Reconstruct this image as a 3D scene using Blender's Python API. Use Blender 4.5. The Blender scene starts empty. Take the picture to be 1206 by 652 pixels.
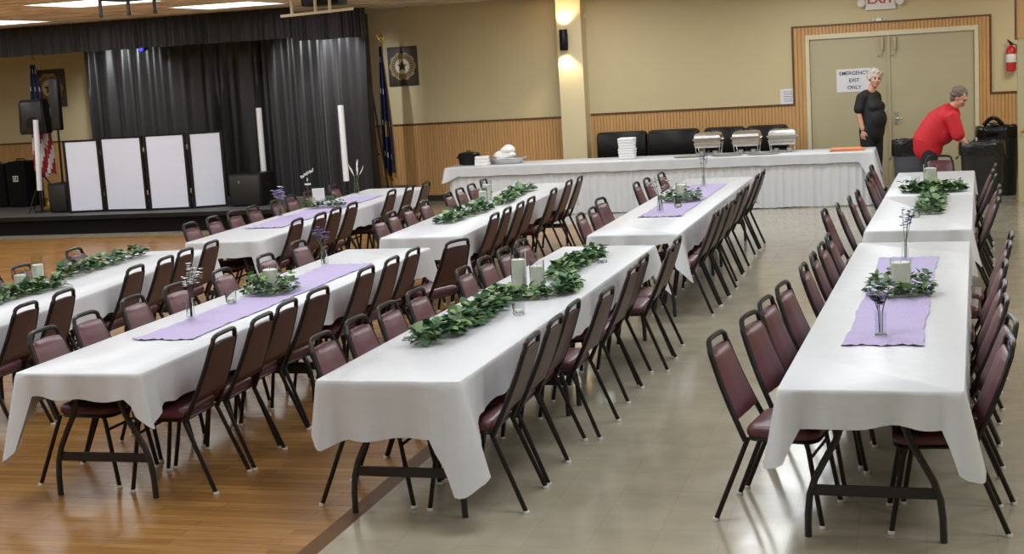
import bpy, bmesh, math, random
from mathutils import Vector, Matrix
PI = math.pi
sc = bpy.context.scene
C = sc.collection
rnd = random.Random(7)

# ------------------------------------------------------------------ camera
F_PX, YAW, PITCH, ROLL, CAM_H = 1665.16, -0.285949, 0.150646, -0.060388, 2.2479
def cam_axes():
    fwd = Vector((math.sin(YAW)*math.cos(PITCH), math.cos(YAW)*math.cos(PITCH), -math.sin(PITCH)))
    right = Vector((math.cos(YAW), -math.sin(YAW), 0))
    up = right.cross(fwd)
    r = math.cos(ROLL)*right + math.sin(ROLL)*up
    u = -math.sin(ROLL)*right + math.cos(ROLL)*up
    return r, u, fwd
AR, AU, AF = cam_axes()
cd = bpy.data.cameras.new('camera')
cam = bpy.data.objects.new('camera', cd); C.objects.link(cam)
cd.sensor_width = 36; cd.lens = F_PX/1206*36; cd.clip_end = 200
m = Matrix((AR, AU, -AF)).transposed().to_4x4(); m.translation = (0, 0, CAM_H)
cam.matrix_world = m
sc.camera = cam
def ray(px, py): return AF + AR*((px-603)/F_PX) - AU*((py-326)/F_PX)
def at(px, py, Y):
    r = ray(px, py); return r*(Y/r.y) + Vector((0, 0, CAM_H))
def gz(px, py, z=0.0):
    r = ray(px, py); return r*((z-CAM_H)/r.z) + Vector((0, 0, CAM_H))

# ------------------------------------------------------------------ materials
def S(c):  # sRGB 0-255 -> linear
    return tuple((v/255/12.92 if v/255 <= .04045 else ((v/255+.055)/1.055)**2.4) for v in c) + (1,)
def mat(name, rgb, rough=.5, metal=0, var=.12, vscale=8, bump=0, bscale=60, stretch=(1, 1, 1), coat=0, spec=.5, trans=0, alpha=1, sheen=0, emit=0, sub=0):
    M = bpy.data.materials.new(name); M.use_nodes = True
    nt = M.node_tree; N = nt.nodes; L = nt.links
    b = N['Principled BSDF']; b.inputs['Roughness'].default_value = rough; b.inputs['Metallic'].default_value = metal
    b.inputs['Specular IOR Level'].default_value = spec; b.inputs['Coat Weight'].default_value = coat
    b.inputs['Transmission Weight'].default_value = trans; b.inputs['Alpha'].default_value = alpha
    b.inputs['Sheen Weight'].default_value = sheen
    tc = N.new('ShaderNodeTexCoord'); mp = N.new('ShaderNodeMapping'); mp.inputs['Scale'].default_value = stretch
    L.new(tc.outputs['Object'], mp.inputs['Vector'])
    no = N.new('ShaderNodeTexNoise'); no.inputs['Scale'].default_value = vscale; no.inputs['Detail'].default_value = 4
    L.new(mp.outputs['Vector'], no.inputs['Vector'])
    mx = N.new('ShaderNodeMix'); mx.data_type = 'RGBA'
    c = S(rgb); mx.inputs['A'].default_value = tuple(max(0, v*(1-var)) for v in c[:3])+(1,)
    mx.inputs['B'].default_value = tuple(min(1, v*(1+var)) for v in c[:3])+(1,)
    L.new(no.outputs['Fac'], mx.inputs['Factor']); L.new(mx.outputs['Result'], b.inputs['Base Color'])
    if bump:
        n2 = N.new('ShaderNodeTexNoise'); n2.inputs['Scale'].default_value = bscale; n2.inputs['Detail'].default_value = 3
        L.new(mp.outputs['Vector'], n2.inputs['Vector'])
        bp = N.new('ShaderNodeBump'); bp.inputs['Strength'].default_value = bump; bp.inputs['Distance'].default_value = .01
        L.new(n2.outputs['Fac'], bp.inputs['Height']); L.new(bp.outputs['Normal'], b.inputs['Normal'])
    if emit:
        b.inputs['Emission Color'].default_value = c; b.inputs['Emission Strength'].default_value = emit
    return M
def nodes(M): return M.node_tree.nodes, M.node_tree.links, M.node_tree.nodes['Principled BSDF']

M = {}
M['wall'] = mat('wall_paint', (204, 189, 148), .6, var=.03, vscale=1.5, bump=.05, bscale=90)
M['pilaster'] = mat('pilaster_paint', (214, 200, 162), .55, var=.03, vscale=2)
M['doorpaint'] = mat('door_paint', (180, 170, 136), .45, var=.03, vscale=3)
M['doortrim'] = mat('door_trim_paint', (214, 204, 172), .4, var=.03)
M['oak'] = mat('oak_beadboard', (196, 152, 98), .42, var=.22, vscale=9, stretch=(3, 3, .25), bump=.05, bscale=40)
M['darkoak'] = mat('dark_wood_rail', (96, 62, 30), .4, var=.2, stretch=(.3, 3, 3))
M['base'] = mat('rubber_baseboard', (52, 44, 36), .5)
M['black'] = mat('black_paint', (14, 14, 15), .45, var=.2, spec=.3)
M['stageblack'] = mat('stage_black_carpet', (17, 16, 16), .9, var=.25, vscale=30, spec=.15)
M['stagetop'] = mat('stage_grey_deck', (84, 82, 80), .6, var=.12, vscale=6)
M['drape'] = mat('black_drape', (27, 26, 27), .36, var=.15, vscale=3, stretch=(4, 4, .3), sheen=.08)
M['valance'] = mat('black_valance', (24, 22, 23), .55, spec=.3, var=.15, vscale=3, stretch=(4, 4, .3), sheen=.08)
M['cloth'] = mat('white_table_plastic', (200, 202, 206), .4, var=.02, vscale=4, bump=.45, bscale=9)
M['skirt'] = mat('white_pleated_skirt', (206, 208, 212), .6, var=.03)
M['runner'] = mat('lavender_gauze', (172, 160, 198), .7, var=.14, vscale=24, stretch=(3, 1, 1), bump=.35, bscale=45)
M['vinyl'] = mat('burgundy_vinyl', (88, 44, 52), .36, var=.12, vscale=5, bump=.06, bscale=220)
M['shell'] = mat('brown_back_shell', (66, 38, 36), .42, var=.1)
M['frame'] = mat('brown_black_tube', (20, 15, 15), .38, var=.15, spec=.35)
M['glide'] = mat('white_glide', (205, 202, 195), .4)
M['tabletop'] = mat('dark_laminate', (70, 52, 42), .5)
M['tleg'] = mat('table_leg_steel', (44, 42, 42), .4, metal=.3)
M['candle'] = mat('ivory_wax', (226, 224, 210), .45, var=.03)
M['wick'] = mat('burnt_wick', (30, 26, 22), .9)
M['leafA'] = mat('eucalyptus_green', (62, 100, 60), .5, var=.25, vscale=14)
M['leafB'] = mat('pale_leaf_green', (112, 142, 84), .5, var=.25, vscale=14)
M['leafC'] = mat('deep_leaf_green', (40, 72, 44), .5, var=.25, vscale=14)
M['stem'] = mat('stem_green', (84, 96, 58), .6)
M['twig'] = mat('brown_twig', (70, 56, 48), .7)
M['petalW'] = mat('white_petal', (232, 226, 230), .6)
M['petalP'] = mat('violet_petal', (112, 92, 168), .6)
M['petalL'] = mat('lilac_petal', (178, 166, 216), .6)
M['steel'] = mat('polished_steel', (205, 203, 198), .22, metal=.9, var=.05)
M['foil'] = mat('foil_pan', (196, 196, 194), .35, metal=.7, bump=.3, bscale=40)
M['foam'] = mat('white_foam', (236, 236, 236), .6, var=.02)
M['orange'] = mat('orange_cloth', (222, 142, 96), .7)
M['blackvinyl'] = mat('black_vinyl', (12, 11, 13), .3, var=.15, bump=.2, bscale=9, spec=.3)
M['bag'] = mat('black_bin_bag', (18, 18, 19), .22, var=.2, bump=.8, bscale=18)
M['binblack'] = mat('black_plastic', (26, 27, 28), .4, var=.15)
M['bingrey'] = mat('grey_plastic', (98, 102, 110), .45, var=.08)
M['white'] = mat('white_plastic', (228, 227, 222), .45, var=.03)
M['paper'] = mat('white_paper', (224, 224, 226), .6, var=.04, vscale=20)
M['scrim'] = mat('white_scrim', (208, 212, 226), .7, var=.03)
M['tube'] = mat('white_light_tube', (232, 232, 236), .4, var=.02)
M['red'] = mat('red_paint', (190, 34, 36), .35)
M['navy'] = mat('navy_ink', (44, 42, 96), .6)
M['gold'] = mat('gold_metal', (186, 146, 70), .35, metal=.6)
M['goldp'] = mat('gold_enamel', (150, 122, 62), .4, var=.2, vscale=40)
M['plaque'] = mat('dark_plaque_wood', (62, 54, 48), .5, var=.2)
M['cream'] = mat('cream_enamel', (206, 194, 158), .5)
M['flagred'] = mat('flag_red', (150, 34, 48), .65)
M['flagwhite'] = mat('flag_white', (216, 210, 206), .65)
M['flagblue'] = mat('flag_navy', (24, 28, 62), .65)
M['skin'] = mat('skin', (206, 156, 130), .5, var=.08, vscale=20)
M['hairgrey'] = mat('grey_hair', (186, 178, 166), .55, var=.3, vscale=60, bump=.6, bscale=70)
M['hairdark'] = mat('brown_grey_hair', (112, 98, 88), .55, var=.35, vscale=60, bump=.6, bscale=70)
M['clothblack'] = mat('black_knit', (22, 21, 24), .75, var=.2)
M['clothred'] = mat('red_cotton', (200, 32, 44), .7, var=.12, vscale=6)
M['trouser'] = mat('charcoal_trousers', (38, 38, 44), .75)
M['lip'] = mat('lip', (160, 70, 70), .5)
M['eye'] = mat('dark_eye', (40, 34, 32), .3)
M['glassy'] = mat('clear_glass', (240, 244, 244), .03, trans=1, var=0, alpha=1)
nodes(M['glassy'])[2].inputs['IOR'].default_value = 1.12
M['emitwhite'] = mat('lit_diffuser', (255, 252, 244), .5, var=0, emit=2.6)
M['emitwarm'] = mat('lit_lamp_opening', (255, 232, 180), .5, var=0, emit=4)
M['blueled'] = mat('blue_led', (60, 60, 220), .5, var=0, emit=1.2)

# acoustic ceiling
def ceil_mat():
    m = mat('acoustic_tile', (196, 172, 134), .8, var=.12, vscale=2)
    N, L, b = nodes(m)
    tc = N.new('ShaderNodeTexCoord'); br = N.new('ShaderNodeTexBrick')
    br.offset = 0; br.inputs['Scale'].default_value = 1; br.inputs['Brick Width'].default_value = 1.22; br.inputs['Row Height'].default_value = .61
    br.inputs['Mortar Size'].default_value = .012; br.inputs['Color1'].default_value = S((238, 224, 202)); br.inputs['Color2'].default_value = S((230, 214, 190)); br.inputs['Mortar'].default_value = S((216, 206, 192))
    L.new(tc.outputs['Object'], br.inputs['Vector'])
    no = N.new('ShaderNodeTexNoise'); no.inputs['Scale'].default_value = 2.2; no.inputs['Detail'].default_value = 5; no.inputs['Roughness'].default_value = .7
    L.new(tc.outputs['Object'], no.inputs['Vector'])
    rp = N.new('ShaderNodeValToRGB'); rp.color_ramp.elements[0].position = .40; rp.color_ramp.elements[1].position = .56
    rp.color_ramp.elements[0].color = (.50, .43, .36, 1); rp.color_ramp.elements[1].color = (1, 1, 1, 1)
    L.new(no.outputs['Fac'], rp.inputs['Fac'])
    mx = N.new('ShaderNodeMix'); mx.data_type = 'RGBA'; mx.blend_type = 'MULTIPLY'; mx.inputs['Factor'].default_value = .8
    L.new(br.outputs['Color'], mx.inputs['A']); L.new(rp.outputs['Color'], mx.inputs['B']); L.new(mx.outputs['Result'], b.inputs['Base Color'])
    return m
M['ceil'] = ceil_mat()
def tile_mat():
    m = mat('vinyl_floor_tile', (158, 150, 130), .2, var=.05)
    N, L, b = nodes(m)
    tc = N.new('ShaderNodeTexCoord'); br = N.new('ShaderNodeTexBrick')
    br.offset = 0; br.inputs['Scale'].default_value = 1; br.inputs['Brick Width'].default_value = .305; br.inputs['Row Height'].default_value = .305
    br.inputs['Mortar Size'].default_value = .0015; br.inputs['Mortar Smooth'].default_value = .3
    br.inputs['Color1'].default_value = S((163, 156, 137)); br.inputs['Color2'].default_value = S((159, 152, 133)); br.inputs['Mortar'].default_value = S((146, 139, 121))
    L.new(tc.outputs['Object'], br.inputs['Vector'])
    no = N.new('ShaderNodeTexNoise'); no.inputs['Scale'].default_value = 5; no.inputs['Detail'].default_value = 6
    L.new(tc.outputs['Object'], no.inputs['Vector'])
    rp = N.new('ShaderNodeValToRGB'); rp.color_ramp.elements[0].position = .3; rp.color_ramp.elements[1].position = .7
    rp.color_ramp.elements[0].color = (.86, .86, .86, 1); rp.color_ramp.elements[1].color = (1, 1, 1, 1)
    L.new(no.outputs['Fac'], rp.inputs['Fac'])
    mx = N.new('ShaderNodeMix'); mx.data_type = 'RGBA'; mx.blend_type = 'MULTIPLY'; mx.inputs['Factor'].default_value = 1
    L.new(br.outputs['Color'], mx.inputs['A']); L.new(rp.outputs['Color'], mx.inputs['B']); L.new(mx.outputs['Result'], b.inputs['Base Color'])
    n2 = N.new('ShaderNodeTexNoise'); n2.inputs['Scale'].default_value = 3; n2.inputs['Detail'].default_value = 2
    L.new(tc.outputs['Object'], n2.inputs['Vector'])
    bp = N.new('ShaderNodeBump'); bp.inputs['Strength'].default_value = .12; bp.inputs['Distance'].default_value = .02
    L.new(n2.outputs['Fac'], bp.inputs['Height']); L.new(bp.outputs['Normal'], b.inputs['Normal'])
    mr = N.new('ShaderNodeMapRange'); mr.inputs['To Min'].default_value = .10; mr.inputs['To Max'].default_value = .22
    L.new(no.outputs['Fac'], mr.inputs['Value']); L.new(mr.outputs['Result'], b.inputs['Roughness'])
    return m
M['tile'] = tile_mat()
def plank_mat():
    m = mat('dance_floor_planks', (172, 118, 56), .25, var=.1)
    N, L, b = nodes(m)
    tc = N.new('ShaderNodeTexCoord'); br = N.new('ShaderNodeTexBrick')
    br.offset = .37; br.offset_frequency = 2; br.inputs['Scale'].default_value = 1; br.inputs['Brick Width'].default_value = .9; br.inputs['Row Height'].default_value = .075
    br.inputs['Mortar Size'].default_value = .0012; br.inputs['Color1'].default_value = S((172, 130, 78)); br.inputs['Color2'].default_value = S((150, 108, 60)); br.inputs['Mortar'].default_value = S((112, 76, 38))
    L.new(tc.outputs['Object'], br.inputs['Vector'])
    mp = N.new('ShaderNodeMapping'); mp.inputs['Scale'].default_value = (.8, 14, 1); L.new(tc.outputs['Object'], mp.inputs['Vector'])
    no = N.new('ShaderNodeTexNoise'); no.inputs['Scale'].default_value = 2.5; no.inputs['Detail'].default_value = 6; no.inputs['Roughness'].default_value = .65
    L.new(mp.outputs['Vector'], no.inputs['Vector'])
    rp = N.new('ShaderNodeValToRGB'); rp.color_ramp.elements[0].position = .3; rp.color_ramp.elements[1].position = .7
    rp.color_ramp.elements[0].color = (.62, .58, .52, 1); rp.color_ramp.elements[1].color = (1.06, 1.04, 1, 1)
    L.new(no.outputs['Fac'], rp.inputs['Fac'])
    mx = N.new('ShaderNodeMix'); mx.data_type = 'RGBA'; mx.blend_type = 'MULTIPLY'; mx.inputs['Factor'].default_value = 1
    L.new(br.outputs['Color'], mx.inputs['A']); L.new(rp.outputs['Color'], mx.inputs['B']); L.new(mx.outputs['Result'], b.inputs['Base Color'])
    return m
M['plank'] = plank_mat()

# ------------------------------------------------------------------ mesh helpers
class MB:
    def __init__(s): s.v = []; s.f = []; s.mi = []
    def add(s, vs, fs, mi=0):
        o = len(s.v); s.v += [tuple(p) for p in vs]; s.f += [tuple(o+i for i in f) for f in fs]; s.mi += [mi]*len(fs); return s
    def box(s, x0, x1, y0, y1, z0, z1, mi=0, bev=0):
        if bev:
            bm = bmesh.new(); bmesh.ops.create_cube(bm, size=1)
            for v in bm.verts: v.co = ((x0+x1)/2+v.co.x*(x1-x0), (y0+y1)/2+v.co.y*(y1-y0), (z0+z1)/2+v.co.z*(z1-z0))
            bmesh.ops.bevel(bm, geom=bm.edges[:], offset=bev, segments=2, affect='EDGES', profile=.5)
            bm.verts.index_update(); s.add([v.co.copy() for v in bm.verts], [[v.index for v in f.verts] for f in bm.faces], mi); bm.free(); return s
        vs = [(x, y, z) for z in (z0, z1) for y in (y0, y1) for x in (x0, x1)]
        return s.add(vs, [(0, 2, 3, 1), (4, 5, 7, 6), (0, 1, 5, 4), (2, 6, 7, 3), (0, 4, 6, 2), (1, 3, 7, 5)], mi)
    def tube(s, pts, r, n=8, mi=0, caps=True, flat=None):
        pts = [Vector(p) for p in pts]; k = len(pts)
        rs = r if isinstance(r, (list, tuple)) else [r]*k
        rings = []; prev = None
        for i, p in enumerate(pts):
            t = (pts[min(i+1, k-1)]-pts[max(i-1, 0)]).normalized()
            if prev is None:
                a = Vector((0, 0, 1)) if abs(t.z) < .9 else Vector((0, 1, 0))
                u = t.cross(a).normalized()
            else:
                u = (prev - t*prev.dot(t)).normalized()
            prev = u; w = t.cross(u)
            fx = flat or 1
            rings.append([p + (u*math.cos(2*PI*j/n) + w*math.sin(2*PI*j/n)*fx)*rs[i] for j in range(n)])
        vs = [q for ring in rings for q in ring]
        fs = [(i*n+j, i*n+(j+1) % n, (i+1)*n+(j+1) % n, (i+1)*n+j) for i in range(k-1) for j in range(n)]
        if caps: fs += [tuple(range(n-1, -1, -1)), tuple((k-1)*n+j for j in range(n))]
        return s.add(vs, fs, mi)
    def lathe(s, prof, c=(0, 0, 0), n=20, mi=0, caps=True):
        c = Vector(c); k = len(prof)
        vs = [c + Vector((r*math.cos(2*PI*j/n), r*math.sin(2*PI*j/n), z)) for r, z in prof for j in range(n)]
        fs = [(i*n+j, i*n+(j+1) % n, (i+1)*n+(j+1) % n, (i+1)*n+j) for i in range(k-1) for j in range(n)]
        if caps: fs += [tuple(range(n-1, -1, -1)), tuple((k-1)*n+j for j in range(n))]
        return s.add(vs, fs, mi)
    def ball(s, c, r, n=12, mi=0, sc_=(1, 1, 1)):
        c = Vector(c); vs = []; fs = []; h = n//2
        for i in range(1, h):
            th = PI*i/h
            vs += [c+Vector((r*sc_[0]*math.sin(th)*math.cos(2*PI*j/n), r*sc_[1]*math.sin(th)*math.sin(2*PI*j/n), r*sc_[2]*math.cos(th))) for j in range(n)]
        vs += [c+Vector((0, 0, r*sc_[2])), c-Vector((0, 0, r*sc_[2]))]; a = len(vs)-2; b = a+1
        for i in range(h-2): fs += [(i*n+j, (i+1)*n+j, (i+1)*n+(j+1) % n, i*n+(j+1) % n) for j in range(n)]
        fs += [(a, j, (j+1) % n) for j in range(n)]; fs += [(b, (h-2)*n+(j+1) % n, (h-2)*n+j) for j in range(n)]
        return s.add(vs, fs, mi)
    def prism(s, outline, axis_o, ax, ay, az, depth, mi=0):
        # outline in (ax,ay), extruded along az by depth
        o = Vector(axis_o); ax = Vector(ax); ay = Vector(ay); az = Vector(az); n = len(outline)
        vs = [o+ax*x+ay*y for x, y in outline] + [o+ax*x+ay*y+az*depth for x, y in outline]
        fs = [tuple(range(n-1, -1, -1)), tuple(range(n, 2*n))] + [(i, (i+1) % n, n+(i+1) % n, n+i) for i in range(n)]
        return s.add(vs, fs, mi)
    def mesh(s, name, mats, smooth=True, angle=40):
        me = bpy.data.meshes.new(name); me.from_pydata(s.v, [], s.f)
        for mm in (mats if isinstance(mats, (list, tuple)) else [mats]): me.materials.append(mm)
        me.polygons.foreach_set('material_index', s.mi)
        bm = bmesh.new(); bm.from_mesh(me); bmesh.ops.recalc_face_normals(bm, faces=bm.faces[:]); bm.to_mesh(me); bm.free()
        if smooth:
            me.polygons.foreach_set('use_smooth', [True]*len(me.polygons))
            me.set_sharp_from_angle(angle=math.radians(angle))
        me.update(); return me
    def obj(s, name, mats, parent=None, smooth=True, angle=40):
        return put(name, s.mesh(name, mats, smooth, angle), parent)
def put(name, me, parent=None):
    o = bpy.data.objects.new(name, me); C.objects.link(o)
    if parent: o.parent = parent
    return o
def tag(o, label, cat, group=None, kind=None):
    if label: o['label'] = label
    if cat: o['category'] = cat
    if group: o['group'] = group
    if kind: o['kind'] = kind
    return o
def thing(name, label, cat, loc=(0, 0, 0), rz=0, group=None):
    o = bpy.data.objects.new(name, None); C.objects.link(o); o.empty_display_size = .1
    o.location = loc; o.rotation_euler = (0, 0, rz)
    return tag(o, label, cat, group)
def struct(o): o['kind'] = 'structure'; return o
def dup(root, loc, rz, label, group=None):
    r = root.copy(); C.objects.link(r); r.location = loc; r.rotation_euler = (0, 0, rz); r['label'] = label
    if group: r['group'] = group
    for ch in root.children:
        c = ch.copy(); C.objects.link(c); c.parent = r
        for g in ch.children:
            d = g.copy(); C.objects.link(d); d.parent = c
    return r
def text_mesh(txt, size, mats, name, parent, loc, rot=(PI/2, 0, 0), depth=.002, bold=0.0):
    cu = bpy.data.curves.new('t', 'FONT'); cu.body = txt; cu.size = size; cu.align_x = 'CENTER'; cu.align_y = 'CENTER'; cu.extrude = depth; cu.offset = bold
    tmp = bpy.data.objects.new('t', cu); C.objects.link(tmp)
    me = bpy.data.meshes.new_from_object(tmp.evaluated_get(bpy.context.evaluated_depsgraph_get()))
    bpy.data.objects.remove(tmp); bpy.data.curves.remove(cu)
    me.materials.clear(); me.materials.append(mats)
    o = put(name, me, parent); o.location = loc; o.rotation_euler = rot; return o

# ------------------------------------------------------------------ room shell
WB = 22.6; CZ = 3.25; XL, XR, YF = -17.0, 4.2, -5.0
struct(MB().box(XL-.2, XR+.2, YF-.2, WB+.2, -.12, 0).obj('floor', M['tile'], smooth=False))
DX = -2.78
df = struct(MB().box(XL, DX-.10, YF, 18.7, 0, .002).obj('floor_wood', M['plank'], smooth=False))
struct(MB().add([(DX-.10, YF, 0), (DX, YF, 0), (DX, 18.7, 0), (DX-.10, 18.7, 0), (DX-.10, YF, .0021), (DX-.008, YF, .0012), (DX-.008, 18.7, .0012), (DX-.10, 18.7, .0021)],
       [(4, 5, 6, 7), (0, 4, 7, 3), (1, 2, 6, 5), (0, 1, 5, 4), (3, 7, 6, 2)]).obj('trim_1', mat('dark_floor_edge', (96, 66, 38), .6, spec=.15), smooth=False))
struct(MB().box(XL-.2, XR+.2, YF-.2, WB+.2, CZ, CZ+.1).obj('ceiling', M['ceil'], smooth=False))
DL, DR, DT = -1.63, .80, 2.31            # doorway
wb = MB(); wb.box(XL-.2, DL, WB, WB+.2, 0, CZ); wb.box(DR, XR+.2, WB, WB+.2, 0, CZ); wb.box(DL, DR, WB, WB+.2, DT, CZ)
struct(wb.obj('wall_back', M['wall'], smooth=False))
struct(MB().box(XL-.2, XL, YF, WB, 0, CZ).obj('wall_left', M['wall'], smooth=False))
struct(MB().box(XR, XR+.2, YF, WB, 0, CZ).obj('wall_right', M['wall'], smooth=False))
struct(MB().box(XL-.2, XR+.2, YF-.2, YF, 0, CZ).obj('wall_front', M['wall'], smooth=False))
# wainscot with real V grooves
WZ = 1.29
def beadboard(name, x0, x1, z0, z1, y=WB, pitch=.052):
    xs = []; n = max(1, round((x1-x0)/pitch)); p = (x1-x0)/n
    for i in range(n):
        a = x0+i*p; xs += [(a, y-.006), (a+.006, y-.017), (a+p-.006, y-.017)]
    xs.append((x1, y-.006)); vs = []; fs = []
    for x, yy in xs: vs += [(x, yy, z0), (x, yy, z1), (x, y, z0), (x, y, z1)]
    for i in range(len(xs)-1):
        a = i*4; fs += [(a, a+4, a+5, a+1), (a+1, a+5, a+7, a+3), (a, a+2, a+6, a+4)]
    e = (len(xs)-1)*4; fs += [(0, 1, 3, 2), (e, e+2, e+3, e+1)]
    return struct(MB().add(vs, fs).obj(name, M['oak'], smooth=False))
PX0, PX1 = -5.56, -5.16                 # pilaster
beadboard('trim_2', XL+.02, PX0-.02, .1, WZ)
beadboard('trim_3', PX1+.02, DL-.24, .1, WZ+.02)
beadboard('trim_4', DL-.24, DL-.06, .1, 2.50)
beadboard('trim_5', DL-.06, DR+.06, DT+.07, 2.50)
beadboard('trim_6', DR+.06, DR+.22, .1, 2.50)
beadboard('trim_7', DR+.22, XR-.02, .1, 1.34)
struct(MB().box(XL, PX0-.02, WB-.03, WB, WZ, WZ+.03).obj('trim_8', M['darkoak'], smooth=False))
struct(MB().box(PX1+.02, DL-.24, WB-.03, WB, WZ+.02, WZ+.05).obj('trim_9', M['darkoak'], smooth=False))
cap = MB(); cap.box(DL-.265, DL-.24, WB-.03, WB, WZ+.05, 2.525); cap.box(DL-.24, DR+.245, WB-.03, WB, 2.50, 2.525); cap.box(DR+.22, DR+.245, WB-.03, WB, 1.37, 2.50); cap.box(DR+.22, XR, WB-.03, WB, 1.34, 1.37)
struct(cap.obj('trim_10', M['darkoak'], smooth=False))
jb = MB(); jb.box(DL-.06, DL, WB-.035, WB+.05, 0, DT+.07); jb.box(DR, DR+.06, WB-.035, WB+.05, 0, DT+.07); jb.box(DL, DR, WB-.035, WB+.05, DT, DT+.07)
struct(jb.obj('trim_11', M['doortrim'], smooth=False))
struct(MB().box(XL, DL-.06, WB-.022, WB, 0, .1).obj('baseboard_back', M['base'], smooth=False))
struct(MB().box(PX0, PX1, WB-.32, WB, 0, CZ).obj('wall_pilaster', M['pilaster'], smooth=False))
# door leaves
dm = (DL+DR)/2 - .03
for i, (a, b) in enumerate(((DL+.006, dm-.004), (dm+.004, DR-.006))):
    d = struct(MB().box(a, b, WB+.01, WB+.055, .01, DT-.004, bev=.003).obj('door_%d' % (i+1), M['doorpaint'], smooth=False))
    hx = (b-.09) if i == 0 else (a+.09)
    MB().box(hx-.03, hx+.03, WB-.002, WB+.01, .95, 1.13).obj('lock_plate', M['steel'], d)
    MB().tube([(hx, WB-.002, 1.04), (hx, WB-.045, 1.04), (hx+(.09 if i else -.09), WB-.05, 1.04)], .011).obj('handle', M['steel'], d)
    MB().box(hx-.018, hx+.018, WB-.05, WB+.008, DT-.22, DT-.03, bev=.006).tube([(hx, WB-.03, DT-.22), (hx-.03, WB-.05, DT-.30), (hx-.07, WB, DT-.31)], .008, 6).obj('door_closer', M['doorpaint'], d)
MB().box(dm-.02, dm+.02, WB-.01, WB+.012, .01, DT-.004).obj('astragal', M['doorpaint'], bpy.data.objects['door_2'])
# partition with a door at the right edge of the view
PY = 19.9; PXL = 1.245
struct(MB().box(PXL, XR, PY, PY+.14, 0, 2.16).obj('door_3', M['doorpaint'], smooth=False))
MB().box(PXL-.012, XR, PY-.02, PY+.16, 2.16, CZ).obj('header_panel', M['oak'], bpy.data.objects['door_3'], smooth=False)
MB().box(PXL-.03, PXL-.012, PY-.035, PY+.16, 2.14, CZ).obj('header_edge', M['darkoak'], bpy.data.objects['door_3'], smooth=False)
MB().tube([(PXL+.055, PY, .95), (PXL+.055, PY-.05, .95)], .012).ball((PXL+.055, PY-.06, .95), .026).obj('knob', M['gold'], bpy.data.objects['door_3'])

# ------------------------------------------------------------------ ceiling lights
def ceiling_light(x, y, label):
    t = thing('ceiling_light', label, 'ceiling light', (x, y, CZ), 0, 'fluorescent ceiling panels')
    f = MB()
    for a, b, c, d in ((-.61, .61, -.61, -.58), (-.61, .61, .58, .61), (-.61, -.58, -.58, .58), (.58, .61, -.58, .58)): f.box(a, b, c, d, -.02, 0)
    f.obj('frame', M['white'], t, smooth=False)
    MB().box(-.58, .58, -.58, .58, -.012, -.002).obj('diffuser', M['emitwhite'], t, smooth=False)
    return t
VISL = [(-9.4, 15.1, 'lit square ceiling panel behind the black fixture with three drop rods'), (-9.0, 17.75, 'lit square ceiling panel just before the middle of the black valance'), (-12.75, 17.75, 'lit square ceiling panel before the left end of the black valance')]
for x, y, lb in VISL: ceiling_light(x, y, lb)
LX = (-15.0, -11.6, -8.2, -4.8, -1.4, 2.0); LYs = (-2.5, .4, 3.3, 6.2, 9.1, 12.0, 14.9, 17.8, 20.6)
def lamp(x, y, e, size=1.15, z=CZ-.03):
    l = bpy.data.lights.new('panel_lamp', 'AREA'); l.shape = 'SQUARE'; l.size = size; l.energy = e; l.color = (.93, .975, 1); l.spread = math.radians(180)
    o = bpy.data.objects.new('panel_lamp', l); C.objects.link(o); o.location = (x, y, z); return o
E0 = 40
for x in LX:
    for y in LYs:
        if y > 19 and x < -7: continue
        lamp(x, y, E0*(.3 if y < 2 else .6 if y < 5 else 1))

# ------------------------------------------------------------------ tables
# name: (x, y, heading, length, width, drops near/far/side, tips NL NR FL FR)
TB = {
 'A': (-.233, 6.208, .037, 4.668, .776, .17, .12, .20, (.17, .20, .1, .1)),
 'B': (-.032, 11.58, .039, 5.041, .80, .12, .15, .20, (.1, .1, .1, .1)),
 'E': (-2.534, 6.332, .024, 4.708, .745, .29, .15, .21, (.06, .27, .1, .2)),
 'F': (-2.356, 11.713, .011, 5.11, .775, .09, .2, .21, (.05, .22, .1, .12)),
 'G': (-4.362, 6.47, -.002, 4.708, .745, .14, .2, .21, (.30, .10, .1, .15)),
 'H': (-4.334, 11.904, -.032, 5.009, .755, .2, .2, .21, (.06, .14, .1, .1)),
 'I': (-6.09, 6.6, -.089, 4.8, .74, .2, .2, .21, (.2, .2, .12, .25)),
 'J': (-6.324, 11.931, -.028, 5.047, .745, .16, .25, .21, (.1, .16, .1, .28)),
}
TH = .735                       # table top height; the cloth lies on it
CT = TH+.005
DESC = {'A': 'the near door-side purple-runner table', 'B': 'the far door-side table with crossed garlands', 'E': 'the near long-garland table',
        'F': 'the purple-runner table before the buffet', 'G': 'the near purple-runner table on wood', 'H': 'the long-garland table before the buffet',
        'I': 'the garland table at the left edge', 'J': 'the purple-runner table before the stage'}
def T(n, a, b):
    x, y, th = TB[n][:3]
    return Vector((x+a*math.cos(th)+b*math.sin(th), y-a*math.sin(th)+b*math.cos(th), 0))
def floor_z(p): return .002 if p.x < DX-.10 else 0
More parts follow.
